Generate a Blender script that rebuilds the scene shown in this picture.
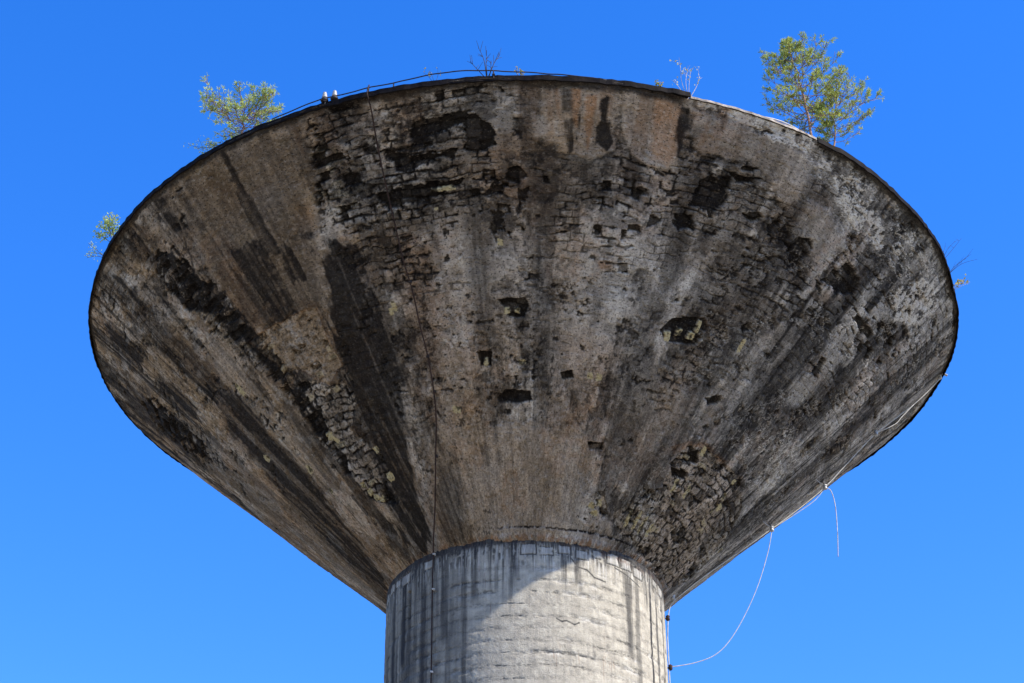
import bpy, math, random
import numpy as np
from mathutils import Vector, Matrix

scene = bpy.context.scene
for o in list(bpy.data.objects):
    bpy.data.objects.remove(o)
PI = math.pi
rad = math.radians

# ------------------------------------------------------------------ camera
PITCH, YAW, ROLL = 0.57379, -0.0067, 0.00465
cam_d = bpy.data.cameras.new('camera')
cam = bpy.data.objects.new('camera', cam_d)
scene.collection.objects.link(cam)
scene.camera = cam
fwd_h = Vector((math.sin(YAW), math.cos(YAW), 0))
cp, sp = math.cos(PITCH), math.sin(PITCH)
fwd = fwd_h * cp + Vector((0, 0, sp))
uu = -fwd_h * sp + Vector((0, 0, cp))
xx = Vector((math.cos(YAW), -math.sin(YAW), 0))
right = xx * math.cos(ROLL) - uu * math.sin(ROLL)
up = xx * math.sin(ROLL) + uu * math.cos(ROLL)
M = Matrix((right, up, -fwd)).transposed().to_4x4()
M.translation = Vector((0, -41.50628, 1.6))
cam.matrix_world = M
cam_d.sensor_width = 36.0
cam_d.lens = 1970.116 / 1024 * 36.0
cam_d.clip_start = 0.1
cam_d.clip_end = 12000

# ------------------------------------------------------------------ sky, sun, exposure
SUN_AZ = 66.0      # degrees to the right of the tower-to-camera direction
SUN_EL = 41.3
world = bpy.data.worlds.new('World')
scene.world = world
world.use_nodes = True
wn = world.node_tree
wn.nodes.clear()
sky = wn.nodes.new('ShaderNodeTexSky')
sky.sky_type = 'NISHITA'
sky.sun_disc = False
sky.sun_elevation = rad(SUN_EL)
sun_dir = Vector((math.sin(rad(SUN_AZ)) * math.cos(rad(SUN_EL)), -math.cos(rad(SUN_AZ)) * math.cos(rad(SUN_EL)), math.sin(rad(SUN_EL))))
sky.sun_rotation = math.atan2(sun_dir.x, sun_dir.y)
sky.air_density = 1.0
sky.dust_density = 0.15
sky.ozone_density = 4.0
hsv = wn.nodes.new('ShaderNodeHueSaturation')
hsv.inputs['Hue'].default_value = 0.516
hsv.inputs['Saturation'].default_value = 1.33
hsv.inputs['Value'].default_value = 1.0
bg = wn.nodes.new('ShaderNodeBackground')
bg.inputs['Strength'].default_value = 0.15
wo = wn.nodes.new('ShaderNodeOutputWorld')
wn.links.new(sky.outputs[0], hsv.inputs['Color'])
wn.links.new(hsv.outputs[0], bg.inputs['Color'])
wn.links.new(bg.outputs[0], wo.inputs['Surface'])
sl = bpy.data.lights.new('sun', 'SUN')
sl.energy = 4.0
sl.angle = rad(0.5)
sl.color = (1.0, 0.91, 0.76)
so = bpy.data.objects.new('sun', sl)
scene.collection.objects.link(so)
so.rotation_euler = (-sun_dir).to_track_quat('-Z', 'Y').to_euler()
so.location = (30, -30, 60)
scene.view_settings.view_transform = 'Standard'
scene.view_settings.look = 'None'
scene.view_settings.gamma = 1
scene.view_settings.exposure = 1.27
scene.render.resolution_x, scene.render.resolution_y = 1024, 683

# ------------------------------------------------------------------ tower dimensions (metres)
R0, R1, ZJ, ZR = 3.2, 10.632, 21.288, 27.934
DR, DZ = R1 - R0, ZR - ZJ
LEN = math.hypot(DR, DZ)
NR, NZ = DZ / LEN, -DR / LEN          # outward normal of the cone (radial, vertical)

FEATURES = [
    ('D', 0.95, 0.1, 0.12, [(-28.8, 0.749), (-21.0, 0.681), (-21.8, 0.589), (-23.1, 0.456), (-23.0, 0.391), (-29.6, 0.357), (-32.1, 0.267), (-34.7, 0.15), (-37.9, 0.018), (-48.0, -0.0), (-47.0, 0.078), (-41.0, 0.219), (-37.0, 0.357), (-36.6, 0.443), (-33.6, 0.564)]),
    ('D', 0.6, 0.25, 0.2, [(-22.0, 0.22), (-18.5, 0.203), (-18.8, 0.098), (-23.1, -0.005), (-31.8, -0.01), (-35.2, 0.025)]),
    ('K', 0.9, 0.08, 0.3, [(-57.2, 0.911), (-52.1, 0.885), (-50.2, 0.799), (-49.3, 0.678), (-49.0, 0.613), (-50.3, 0.581), (-53.9, 0.621), (-56.5, 0.72), (-58.7, 0.823)]),
    ('K', 0.9, 0.06, 0.25, [(-51.7, 0.624), (-47.0, 0.574), (-46.0, 0.488), (-45.7, 0.42), (-49.4, 0.331), (-52.6, 0.346), (-51.3, 0.464), (-52.5, 0.555)]),
    ('D', 0.6, 0.2, 0.15, [(-54.0, 0.481), (-52.1, 0.455), (-52.5, 0.332), (-56.0, 0.221), (-60.9, 0.244), (-57.4, 0.372)]),
    ('D', 0.8, 0.2, 0.3, [(-67.7, 0.601), (-62.8, 0.544), (-64.2, 0.415), (-64.6, 0.293), (-66.9, 0.149), (-70.3, 0.02), (-80.0, 0.005), (-84.7, 0.134), (-81.6, 0.282), (-77.3, 0.412), (-74.7, 0.531)]),
    ('D', 0.8, 0.08, 0.2, [(-67.8, 0.98), (-64.7, 0.955), (-65.1, 0.848), (-68.4, 0.855), (-69.5, 0.919)]),
    ('D', 0.95, 0.05, 0.1, [(-77.3, 0.952), (-75.1, 0.92), (-76.6, 0.81), (-80.0, 0.824), (-80.5, 0.901)]),
    ('D', 0.9, 0.05, 0.08, [(-81.3, 0.973), (-79.9, 0.951), (-80.9, 0.919), (-82.9, 0.946)]),
    ('K', 0.95, 0.06, 0.3, [(-90.5, 0.846), (-86.3, 0.767), (-87.1, 0.621), (-92.8, 0.595), (-99.1, 0.708), (-98.1, 0.815)]),
    ('D', 0.75, 0.1, 0.25, [(-77.3, 0.774), (-75.7, 0.719), (-77.3, 0.62), (-82.8, 0.651), (-81.9, 0.737)]),
    ('D', 0.65, 0.25, 0.3, [(-68.4, 0.855), (-64.1, 0.795), (-63.7, 0.659), (-63.9, 0.537), (-70.0, 0.557), (-71.3, 0.67), (-71.4, 0.79)]),
    ('D', 0.7, 0.25, 0.3, [(-50.7, 0.999), (-48.0, 0.987), (-47.2, 0.866), (-47.0, 0.772), (-49.3, 0.812), (-50.9, 0.901)]),
    ('D', 0.75, 0.06, 0.15, [(-38.0, 0.997), (-36.5, 0.985), (-35.9, 0.846), (-35.9, 0.716), (-38.0, 0.758), (-38.4, 0.883)]),
    ('D', 0.45, 0.25, 0.3, [(-32.1, 0.993), (-28.3, 0.979), (-28.2, 0.899), (-31.7, 0.909)]),
    ('D', 0.8, 0.04, 0.05, [(-43.0, 0.79), (-39.1, 0.782), (-39.7, 0.62), (-40.0, 0.614), (-43.4, 0.621)]),
    ('D', 0.7, 0.04, 0.05, [(-36.6, 0.759), (-35.5, 0.76), (-35.1, 0.675), (-36.9, 0.67)]),
    ('D', 0.65, 0.08, 0.1, [(-33.8, 0.761), (-29.9, 0.757), (-31.0, 0.739)]),
    ('D', 0.7, 0.05, 0.1, [(-38.2, 0.882), (-37.0, 0.873), (-36.2, 0.764), (-36.9, 0.775)]),
    ('V', 0.97, 0.04, 0.16, [(-13.1, 0.928), (-8.9, 0.935), (-5.0, 0.933), (-4.8, 0.923), (-2.9, 0.9), (-3.0, 0.855), (-5.4, 0.846), (-7.4, 0.859), (-6.7, 0.879), (-7.0, 0.911), (-9.8, 0.899), (-11.9, 0.872), (-13.5, 0.872)]),
    ('V', 0.9, 0.04, 0.14, [(-16.9, 0.882), (-14.0, 0.856), (-7.6, 0.864), (-8.4, 0.84), (-10.3, 0.843), (-13.6, 0.834), (-16.2, 0.837)]),
    ('V', 0.9, 0.04, 0.14, [(-15.8, 0.797), (-7.8, 0.797), (-8.9, 0.773), (-15.3, 0.759), (-17.3, 0.769)]),
    ('V', 0.95, 0.03, 0.05, [(-1.8, 0.812), (-0.5, 0.818), (0.6, 0.801), (-0.2, 0.782), (-1.8, 0.791)]),
    ('V', 0.9, 0.03, 0.03, [(2.8, 0.799), (3.5, 0.799), (3.7, 0.787), (2.8, 0.786)]),
    ('V', 0.9, 0.04, 0.05, [(-9.8, 0.985), (-8.5, 0.986), (-8.7, 0.962), (-9.6, 0.962)]),
    ('K', 0.85, 0.05, 0.12, [(-22.7, 1.002), (-19.0, 0.998), (-19.3, 0.96), (-23.0, 0.968)]),
    ('K', 0.6, 0.15, 0.3, [(-25.0, 0.961), (-21.1, 0.942), (-20.5, 0.83), (-21.0, 0.755), (-27.7, 0.749), (-28.7, 0.799), (-27.4, 0.884)]),
    ('K', 0.85, 0.06, 0.12, [(-19.6, 0.801), (-14.6, 0.789), (-14.6, 0.757), (-19.6, 0.761)]),
    ('D', 0.5, 0.15, 0.1, [(-14.4, 0.748), (-12.6, 0.743), (-13.6, 0.678), (-14.9, 0.688)]),
    ('D', 0.55, 0.25, 0.2, [(-8.2, 0.744), (-3.0, 0.739), (-4.1, 0.622), (-6.0, 0.471), (-8.7, 0.473), (-8.5, 0.605)]),
    ('K', 0.7, 0.1, 0.3, [(-5.5, 0.783), (1.1, 0.79), (0.8, 0.68), (-4.7, 0.676), (-5.9, 0.72)]),
    ('D', 0.55, 0.06, 0.06, [(6.7, 0.772), (8.4, 0.778), (8.7, 0.685), (7.0, 0.674)]),
    ('K', 0.55, 0.2, 0.3, [(10.4, 0.792), (17.2, 0.807), (18.5, 0.706), (11.4, 0.691)]),
    ('V', 0.9, 0.03, 0.03, [(10.7, 0.796), (11.8, 0.799), (12.0, 0.78), (10.8, 0.778)]),
    ('V', 0.85, 0.04, 0.1, [(15.3, 0.795), (17.1, 0.796), (17.3, 0.779), (15.5, 0.775)]),
    ('V', 0.97, 0.04, 0.2, [(23.4, 0.78), (23.8, 0.815), (24.8, 0.852), (25.9, 0.841), (27.6, 0.854), (28.1, 0.823), (27.4, 0.803), (26.7, 0.771), (24.6, 0.78)]),
    ('V', 0.95, 0.03, 0.05, [(28.2, 0.891), (30.4, 0.898), (30.3, 0.889), (28.7, 0.882)]),
    ('V', 0.9, 0.03, 0.1, [(27.7, 0.87), (30.7, 0.88), (30.9, 0.864), (28.5, 0.856)]),
    ('V', 0.95, 0.04, 0.12, [(21.8, 0.754), (24.1, 0.762), (24.8, 0.732), (22.8, 0.724)]),
    ('V', 0.95, 0.04, 0.1, [(31.3, 0.797), (33.9, 0.819), (34.3, 0.798), (32.7, 0.779)]),
    ('K', 0.9, 0.05, 0.15, [(35.7, 0.792), (37.9, 0.806), (39.1, 0.769), (37.4, 0.759)]),
    ('V', 0.95, 0.04, 0.15, [(39.5, 0.769), (41.2, 0.798), (42.7, 0.816), (43.6, 0.79), (43.8, 0.756), (45.5, 0.735), (44.5, 0.72), (41.4, 0.74)]),
    ('V', 0.95, 0.04, 0.15, [(48.9, 0.747), (49.7, 0.785), (51.4, 0.817), (55.7, 0.806), (55.2, 0.767), (53.3, 0.745)]),
    ('K', 0.75, 0.1, 0.2, [(60.1, 0.738), (65.2, 0.782), (71.2, 0.801), (75.8, 0.752), (69.2, 0.696)]),
    ('D', 0.6, 0.15, 0.2, [(21.5, 0.728), (24.3, 0.739), (26.4, 0.645), (25.0, 0.606)]),
    ('D', 0.6, 0.3, 0.3, [(37.6, 0.745), (42.0, 0.736), (41.4, 0.619), (40.1, 0.487), (39.4, 0.385), (36.0, 0.396), (36.0, 0.543), (36.9, 0.657)]),
    ('D', 0.5, 0.3, 0.3, [(52.7, 0.723), (56.1, 0.738), (55.1, 0.547), (53.9, 0.372), (46.9, 0.285), (47.0, 0.365), (49.3, 0.537)]),
    ('D', 0.7, 0.2, 0.2, [(81.7, 0.905), (87.3, 0.952), (89.1, 0.811), (84.9, 0.695), (83.7, 0.641), (78.4, 0.73)]),
    ('D', 0.8, 0.08, 0.1, [(59.8, 0.989), (63.3, 0.984), (62.2, 0.948), (62.0, 0.825), (60.8, 0.782), (59.2, 0.869)]),
    ('D', 0.85, 0.05, 0.06, [(57.1, 0.957), (58.9, 0.96), (57.5, 0.887), (56.4, 0.892)]),
    ('D', 0.75, 0.06, 0.08, [(72.5, 0.971), (74.3, 0.976), (73.4, 0.863), (71.7, 0.858)]),
    ('D', 0.6, 0.12, 0.1, [(38.9, 0.337), (43.6, 0.325), (40.8, 0.238), (41.5, 0.176), (37.7, 0.128), (36.0, 0.074), (31.9, 0.091), (33.8, 0.181), (36.7, 0.263)]),
    ('D', 0.5, 0.2, 0.2, [(64.7, 0.314), (72.9, 0.333), (81.5, 0.251), (83.5, 0.118), (98.3, 0.097), (94.4, 0.057), (72.4, 0.134)]),
    ('D', 0.65, 0.04, 0.05, [(4.5, 0.987), (5.6, 0.98), (5.8, 0.928), (4.8, 0.938)]),
    ('D', 0.75, 0.04, 0.05, [(5.1, 0.917), (6.1, 0.922), (6.8, 0.846), (6.0, 0.856)]),
    ('D', 0.9, 0.03, 0.05, [(6.2, 0.939), (7.3, 0.951), (7.7, 0.899), (7.6, 0.841), (7.0, 0.829), (6.5, 0.856)]),
    ('D', 0.97, 0.03, 0.05, [(8.9, 0.964), (9.9, 0.969), (10.3, 0.908), (11.1, 0.878), (10.2, 0.863), (8.7, 0.869), (8.4, 0.905), (9.1, 0.918)]),
    ('D', 0.9, 0.05, 0.06, [(18.6, 0.979), (19.9, 0.969), (21.1, 0.913), (19.9, 0.876), (19.0, 0.927)]),
    ('D', 0.5, 0.05, 0.05, [(2.2, 0.978), (2.7, 0.978), (2.7, 0.916), (2.3, 0.92)]),
    ('D', 0.6, 0.08, 0.06, [(-4.9, 0.993), (-4.0, 0.992), (-4.3, 0.935), (-5.0, 0.94)]),
    ('D', 0.5, 0.08, 0.06, [(-1.6, 0.912), (-0.6, 0.912), (-0.8, 0.858), (-1.7, 0.858)]),
    ('D', 0.95, 0.03, 0.05, [(39.1, 0.961), (40.1, 0.962), (39.8, 0.894), (38.6, 0.893)]),
    ('O', 0.7, 0.03, 0.04, [(3.6, 0.982), (4.3, 0.987), (4.8, 0.913), (4.0, 0.933)]),
    ('O', 0.9, 0.03, 0.04, [(5.6, 0.984), (6.7, 0.985), (6.7, 0.898), (6.0, 0.918)]),
    ('O', 0.9, 0.03, 0.04, [(7.3, 0.972), (8.6, 0.973), (8.5, 0.9), (8.2, 0.858), (7.5, 0.899)]),
    ('O', 0.8, 0.08, 0.06, [(14.8, 0.988), (18.5, 0.989), (19.7, 0.886), (18.7, 0.851), (16.5, 0.855)]),
    ('O', 0.7, 0.05, 0.05, [(11.7, 0.624), (13.8, 0.628), (13.8, 0.61), (11.8, 0.611)]),
    ('P', 1, 0.02, 0.05, [(11.3, 0.989), (18.5, 0.994), (20.2, 0.888), (18.8, 0.844), (16.1, 0.843), (13.8, 0.858), (12.1, 0.907)]),
    ('P', 1, 0.04, 0.1, [(2.2, 0.982), (11.0, 0.997), (11.2, 0.863), (8.6, 0.838), (4.8, 0.855), (2.3, 0.936)]),
    ('D', 0.45, 0.3, 0.3, [(-38.2, 0.998), (-26.2, 0.979), (-26.4, 0.901), (-29.1, 0.767), (-33.3, 0.587), (-36.8, 0.604), (-49.8, 0.633), (-49.6, 0.807), (-46.7, 0.953)]),
    ('P', 0.9, 0.06, 0.15, [(-38.2, 0.998), (-26.2, 0.979), (-26.4, 0.901), (-29.1, 0.767), (-33.3, 0.587), (-36.8, 0.604), (-49.8, 0.633), (-49.6, 0.807), (-46.7, 0.953)]),
    ('P', 0.9, 0.08, 0.25, [(-22.9, 0.269), (-10.5, 0.262), (11.1, 0.261), (19.3, 0.236), (18.8, 0.119), (32.2, 0.042), (-1.8, 0.005), (-35.6, 0.001)]),
    ('P', 0.8, 0.08, 0.2, [(39.5, 0.88), (47.5, 0.88), (50.1, 0.837), (46.6, 0.776), (39.7, 0.808)]),
    ('P', 0.8, 0.08, 0.15, [(20.2, 0.974), (34.8, 0.965), (38.3, 0.955), (37.5, 0.841), (29.0, 0.906), (22.2, 0.896)]),
    ('L', 0.75, 0.2, 0.3, [(-13.1, 0.71), (-7.6, 0.722), (-7.5, 0.538), (-11.8, 0.32), (-17.4, 0.328), (-16.1, 0.507)]),
    ('L', 0.55, 0.2, 0.3, [(5.2, 0.75), (11.2, 0.693), (14.0, 0.478), (12.5, 0.319), (6.6, 0.359), (6.1, 0.557)]),
    ('L', 0.3, 0.2, 0.2, [(17.6, 0.761), (20.4, 0.769), (24.0, 0.568), (22.5, 0.518), (18.1, 0.641)]),
    ('L', 0.45, 0.2, 0.2, [(29.5, 0.375), (32.1, 0.479), (36.0, 0.445), (36.0, 0.298), (34.6, 0.22), (30.7, 0.234)]),
    ('L', 0.55, 0.2, 0.2, [(-59.6, 0.833), (-57.5, 0.782), (-57.3, 0.605), (-57.8, 0.404), (-57.0, 0.196), (-62.0, 0.204), (-65.6, 0.425), (-64.4, 0.62)]),
    ('L', 0.4, 0.2, 0.2, [(-88.0, 0.8), (-83.2, 0.617), (-78.8, 0.317), (-90.6, 0.01), (-113.2, 0.063), (-115.1, 0.404), (-100.3, 0.602)]),
    ('L', 0.5, 0.06, 0.1, [(-65.4, 0.996), (-63.9, 0.982), (-64.1, 0.858), (-66.1, 0.869), (-67.2, 0.994)]),
    ('L', 0.45, 0.04, 0.08, [(2.8, 0.92), (4.5, 0.933), (6.0, 0.908), (5.7, 0.872), (3.5, 0.875), (2.3, 0.899)]),
    ('L', 0.5, 0.03, 0.05, [(10.8, 0.978), (11.4, 0.979), (11.8, 0.917), (11.2, 0.909)]),
    ('L', 0.3, 0.05, 0.1, [(-27.4, 0.985), (-24.6, 0.981), (-25.6, 0.897), (-27.4, 0.861)]),
    ('E', 1, 0.03, 0.12, [(43.3, 0.285), (47.4, 0.301), (55.2, 0.294), (66.1, 0.298), (77.7, 0.262), (86.6, 0.19), (92.7, 0.088), (84.3, 0.014), (54.7, 0.011), (36.2, 0.036), (30.5, 0.076), (33.5, 0.106), (36.0, 0.149), (42.5, 0.173), (41.1, 0.234)]),
    ('V', 0.9, 0.03, 0.05, [(43.1, 0.258), (47.5, 0.28), (48.7, 0.255), (44.7, 0.243)]),
    ('V', 0.9, 0.03, 0.05, [(42.1, 0.221), (48.2, 0.232), (48.6, 0.212), (43.9, 0.201)]),
    ('K', 0.5, 0.06, 0.15, [(33.4, 0.081), (38.6, 0.079), (51.9, 0.046), (73.8, 0.025), (71.9, 0.003), (50.7, 0.015), (36.8, 0.05)]),
    ('E', 1, 0.03, 0.08, [(18.0, 0.095), (25.0, 0.127), (29.1, 0.074), (26.5, 0.033), (17.7, 0.036)]),
    ('V', 0.9, 0.03, 0.04, [(25.3, 0.503), (26.4, 0.534), (32.3, 0.556), (33.8, 0.538), (33.0, 0.494), (28.7, 0.484), (26.2, 0.488)]),
    ('E', 1, 0.03, 0.06, [(-51.9, 0.615), (-45.8, 0.611), (-35.5, 0.607), (-35.6, 0.573), (-36.5, 0.516), (-36.0, 0.465), (-41.0, 0.437), (-45.4, 0.498), (-49.7, 0.482), (-49.8, 0.537)]),
    ('R', 0.9, 0.05, 0.05, [(-51.9, 0.615), (-45.8, 0.611), (-35.5, 0.607), (-35.6, 0.573), (-36.5, 0.516), (-36.0, 0.465), (-41.0, 0.437), (-45.4, 0.498), (-49.7, 0.482), (-49.8, 0.537)]),
    ('E', 1, 0.04, 0.15, [(-46.7, 0.479), (-37.8, 0.423), (-36.7, 0.381), (-42.6, 0.328), (-38.0, 0.235), (-40.3, 0.139), (-43.6, 0.127), (-50.2, 0.17), (-51.2, 0.257), (-52.6, 0.346), (-49.8, 0.442)]),
    ('V', 0.9, 0.03, 0.08, [(-49.0, 0.405), (-46.8, 0.399), (-48.5, 0.332), (-50.8, 0.332)]),
    ('V', 0.9, 0.03, 0.06, [(-50.0, 0.306), (-48.2, 0.285), (-50.2, 0.239), (-52.1, 0.249)]),
    ('V', 0.9, 0.03, 0.06, [(-44.8, 0.178), (-41.4, 0.163), (-42.4, 0.134), (-46.0, 0.151)]),
    ('E', 0.66, 0.1, 0.4, [(-24.0, 1.008), (-13.7, 0.987), (-6.8, 0.988), (-2.3, 0.991), (-2.7, 0.854), (-3.0, 0.749), (-5.9, 0.72), (-17.0, 0.742), (-27.6, 0.753), (-27.7, 0.863)]),
    ('E', 0.22, 0.1, 0.4, [(-2.7, 0.823), (10.0, 0.829), (22.3, 0.82), (26.0, 0.723), (2.6, 0.674), (-4.7, 0.676)]),
    ('E', 0.5, 0.1, 0.4, [(21.7, 0.85), (30.5, 0.903), (39.3, 0.841), (48.0, 0.714), (42.3, 0.688), (32.6, 0.73), (23.1, 0.712)]),
    ('E', 0.3, 0.1, 0.3, [(-3.7, 0.557), (2.0, 0.555), (3.1, 0.468), (14.7, 0.434), (17.0, 0.325), (-9.6, 0.318), (-9.9, 0.452)]),
    ('E', 0.6, 0.1, 0.3, [(-56.5, 0.883), (-50.2, 0.799), (-50.2, 0.608), (-47.5, 0.47), (-53.2, 0.518), (-57.8, 0.726)]),
    ('M', 0.7, 0.1, 0.2, [(-25.9, 0.921), (-21.2, 0.899), (-21.5, 0.779), (-27.2, 0.765), (-28.1, 0.819)]),
    ('M', 0.8, 0.05, 0.1, [(-53.9, 0.805), (-51.8, 0.777), (-53.2, 0.762), (-55.0, 0.784)]),
    ('M', 0.5, 0.1, 0.2, [(-59.6, 0.833), (-53.5, 0.773), (-51.9, 0.607), (-55.7, 0.621)]),
    ('W', 0.8, 0.04, 0.12, [(20.4, 0.999), (26.7, 1.001), (35.5, 0.999), (35.4, 0.969), (31.1, 0.964), (25.8, 0.983), (21.0, 0.986)]),
    ('W', 0.7, 0.2, 0.3, [(34.3, 0.98), (40.6, 0.985), (49.4, 0.964), (55.7, 0.946), (56.1, 0.867), (48.0, 0.871), (39.4, 0.927)]),
    ('W', 0.8, 0.15, 0.3, [(63.0, 0.852), (66.2, 0.952), (73.5, 0.951), (74.5, 0.86), (67.2, 0.804)]),
    ('W', 0.5, 0.12, 0.2, [(57.9, 0.683), (65.7, 0.709), (66.4, 0.669), (61.3, 0.653)]),
    ('W', 0.6, 0.15, 0.25, [(55.2, 0.379), (67.4, 0.456), (79.8, 0.453), (80.5, 0.351), (71.0, 0.288), (59.0, 0.313)]),
    ('W', 0.6, 0.2, 0.3, [(46.6, 0.937), (60.2, 0.985), (74.5, 0.965), (62.4, 0.875), (52.1, 0.883)]),
    ('V', 0.95, 0.03, 0.04, [(-5.8, 0.319), (-4.0, 0.336), (1.4, 0.333), (1.9, 0.313), (-0.8, 0.306), (-5.7, 0.306)]),
    ('V', 0.8, 0.03, 0.03, [(7.5, 0.377), (9.9, 0.384), (10.5, 0.366), (8.0, 0.36)]),
    ('V', 0.8, 0.03, 0.03, [(-8.7, 0.424), (-6.0, 0.422), (-6.3, 0.391), (-8.6, 0.393)]),
    ('V', 0.8, 0.03, 0.03, [(-4.2, 0.535), (0.4, 0.538), (1.2, 0.52), (0.2, 0.494), (-2.6, 0.495)]),
    ('V', 0.7, 0.03, 0.03, [(14.8, 0.625), (16.5, 0.629), (16.7, 0.609), (15.2, 0.608)]),
    ('V', 0.7, 0.03, 0.03, [(16.1, 0.23), (20.3, 0.231), (20.6, 0.215), (17.3, 0.213)]),
    ('V', 0.7, 0.03, 0.05, [(40.3, 0.393), (43.9, 0.414), (44.8, 0.402), (42.1, 0.38)]),
    ('V', 0.7, 0.03, 0.05, [(39.3, 0.571), (41.2, 0.588), (42.0, 0.573), (40.6, 0.555)]),
    ('V', 0.7, 0.03, 0.05, [(60.3, 0.579), (59.4, 0.622), (61.2, 0.622), (62.3, 0.577)]),
    ('L', 0.6, 0.03, 0.1, [(-25.3, 0.095), (-13.7, 0.092), (-16.0, 0.043), (-25.2, 0.044)]),
    ('L', 0.5, 0.03, 0.1, [(-20.5, 0.171), (-11.8, 0.169), (-14.0, 0.125), (-20.8, 0.138)]),
    ('L', 0.5, 0.03, 0.08, [(9.1, 0.226), (12.8, 0.238), (13.2, 0.178), (10.2, 0.158)]),
    ('L', 0.6, 0.03, 0.08, [(4.7, 0.325), (10.2, 0.321), (11.4, 0.273), (5.8, 0.258)]),
    ('L', 0.4, 0.03, 0.1, [(-19.5, 0.263), (-13.0, 0.258), (-14.6, 0.214), (-19.1, 0.225)]),
    ('O', 0.7, 0.03, 0.06, [(38.8, 0.264), (42.7, 0.293), (48.0, 0.306), (57.4, 0.299), (56.1, 0.287), (48.4, 0.294), (43.5, 0.283), (41.1, 0.251)]),
    ('O', 0.35, 0.2, 0.2, [(-44.1, 0.801), (-46.3, 0.635), (-49.5, 0.614), (-48.7, 0.706), (-46.6, 0.79)]),
    ('O', 0.35, 0.3, 0.3, [(-17.2, 0.688), (-13.3, 0.678), (-15.0, 0.483), (-22.1, 0.291), (-22.6, 0.385), (-20.6, 0.563)]),
    ('O', 0.3, 0.3, 0.3, [(6.9, 0.448), (18.1, 0.463), (19.3, 0.236), (4.0, 0.246)]),
    ('O', 0.3, 0.3, 0.3, [(-4.9, 0.898), (2.2, 0.895), (2.5, 0.748), (-4.3, 0.75)]),
    ('D', 0.6, 0.25, 0.3, [(-46.7, 0.992), (-43.3, 0.973), (-44.7, 0.677), (-47.9, 0.605), (-50.8, 0.64), (-48.7, 0.84)]),
    ('D', 0.6, 0.15, 0.2, [(-59.4, 0.987), (-54.7, 0.977), (-54.9, 0.866), (-59.2, 0.882)]),
    ('D', 0.88, 0.12, 0.1, [(-35.7, 0.456), (-24.3, 0.408), (-27.8, 0.28), (-36.9, 0.008), (-51.3, 0.03), (-42.2, 0.197)]),
    ('D', 0.5, 0.2, 0.2, [(-13.6, 0.787), (-12.0, 0.783), (-13.9, 0.547), (-15.3, 0.55)]),
    ('D', 0.55, 0.15, 0.2, [(1.4, 0.674), (3.8, 0.674), (6.3, 0.314), (3.8, 0.268), (2.0, 0.468)]),
    ('D', 0.5, 0.2, 0.2, [(19.3, 0.578), (22.7, 0.587), (24.8, 0.269), (21.6, 0.263)]),
    ('L', 0.7, 0.12, 0.2, [(26.8, 0.692), (29.6, 0.692), (27.1, 0.462), (24.0, 0.465)]),
    ('L', 0.7, 0.12, 0.2, [(13.1, 0.76), (15.2, 0.765), (18.6, 0.509), (15.8, 0.503)]),
    ('L', 0.6, 0.12, 0.2, [(61.8, 0.808), (65.8, 0.827), (64.1, 0.509), (58.6, 0.499)]),
    ('L', 0.6, 0.12, 0.2, [(43.5, 0.581), (46.5, 0.583), (45.2, 0.305), (41.4, 0.311)]),
    ('L', 0.7, 0.1, 0.1, [(1.6, 0.92), (4.5, 0.933), (6.3, 0.906), (5.7, 0.868), (2.9, 0.862), (1.5, 0.884)]),
]
PALE_STONES = [
    (-2.6, 0.51, 0.08, 0.08), (-1, 0.51, 0.08, 0.08), (-7.4, 0.401, 0.06, 0.1), (-0.2, 0.397, 0.1, 0.07), (13.7, 0.375, 0.07, 0.09), (15.6, 0.375, 0.07, 0.09), (-15.2, 0.304, 0.1, 0.1), (-10.9, 0.781, 0.28, 0.06), (-11.9, 0.742, 0.05, 0.04), (-3.3, 0.658, 0.07, 0.08), (26.8, 0.494, 0.1, 0.12), (28.8, 0.51, 0.09, 0.12), (31.3, 0.509, 0.1, 0.1), (31.9, 0.533, 0.06, 0.16), (41.8, 0.533, 0.06, 0.2), (-48.9, 0.337, 0.12, 0.12), (-48, 0.322, 0.08, 0.08), (-61.5, 0.31, 0.12, 0.12), (-39.3, 0.195, 0.1, 0.12), (-39, 0.263, 0.09, 0.1), (-48.4, 0.185, 0.1, 0.1), (-47.8, 0.167, 0.1, 0.1), (-45.9, 0.156, 0.08, 0.08), (-49, 0.204, 0.08, 0.1), (-71.6, 0.41, 0.12, 0.12), (-61.6, 0.552, 0.1, 0.2), (-60.9, 0.241, 0.08, 0.1), (22.4, 0.088, 0.09, 0.09), (24.5, 0.096, 0.08, 0.1), (24, 0.071, 0.09, 0.07), (46.7, 0.189, 0.07, 0.2), (51.9, 0.191, 0.07, 0.2), (48.4, 0.286, 0.08, 0.12), (37.3, 0.084, 0.05, 0.28), (40.6, 0.081, 0.05, 0.28), (43.8, 0.078, 0.05, 0.25), (47.9, 0.073, 0.06, 0.2), (68, 0.214, 0.08, 0.1), (66.1, 0.239, 0.08, 0.1), (65.2, 0.277, 0.06, 0.08), (66.7, 0.196, 0.06, 0.12), (88.9, 0.184, 0.08, 0.1), (-22, 0.553, 0.06, 0.14), (-22.8, 0.542, 0.05, 0.1),
]
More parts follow.
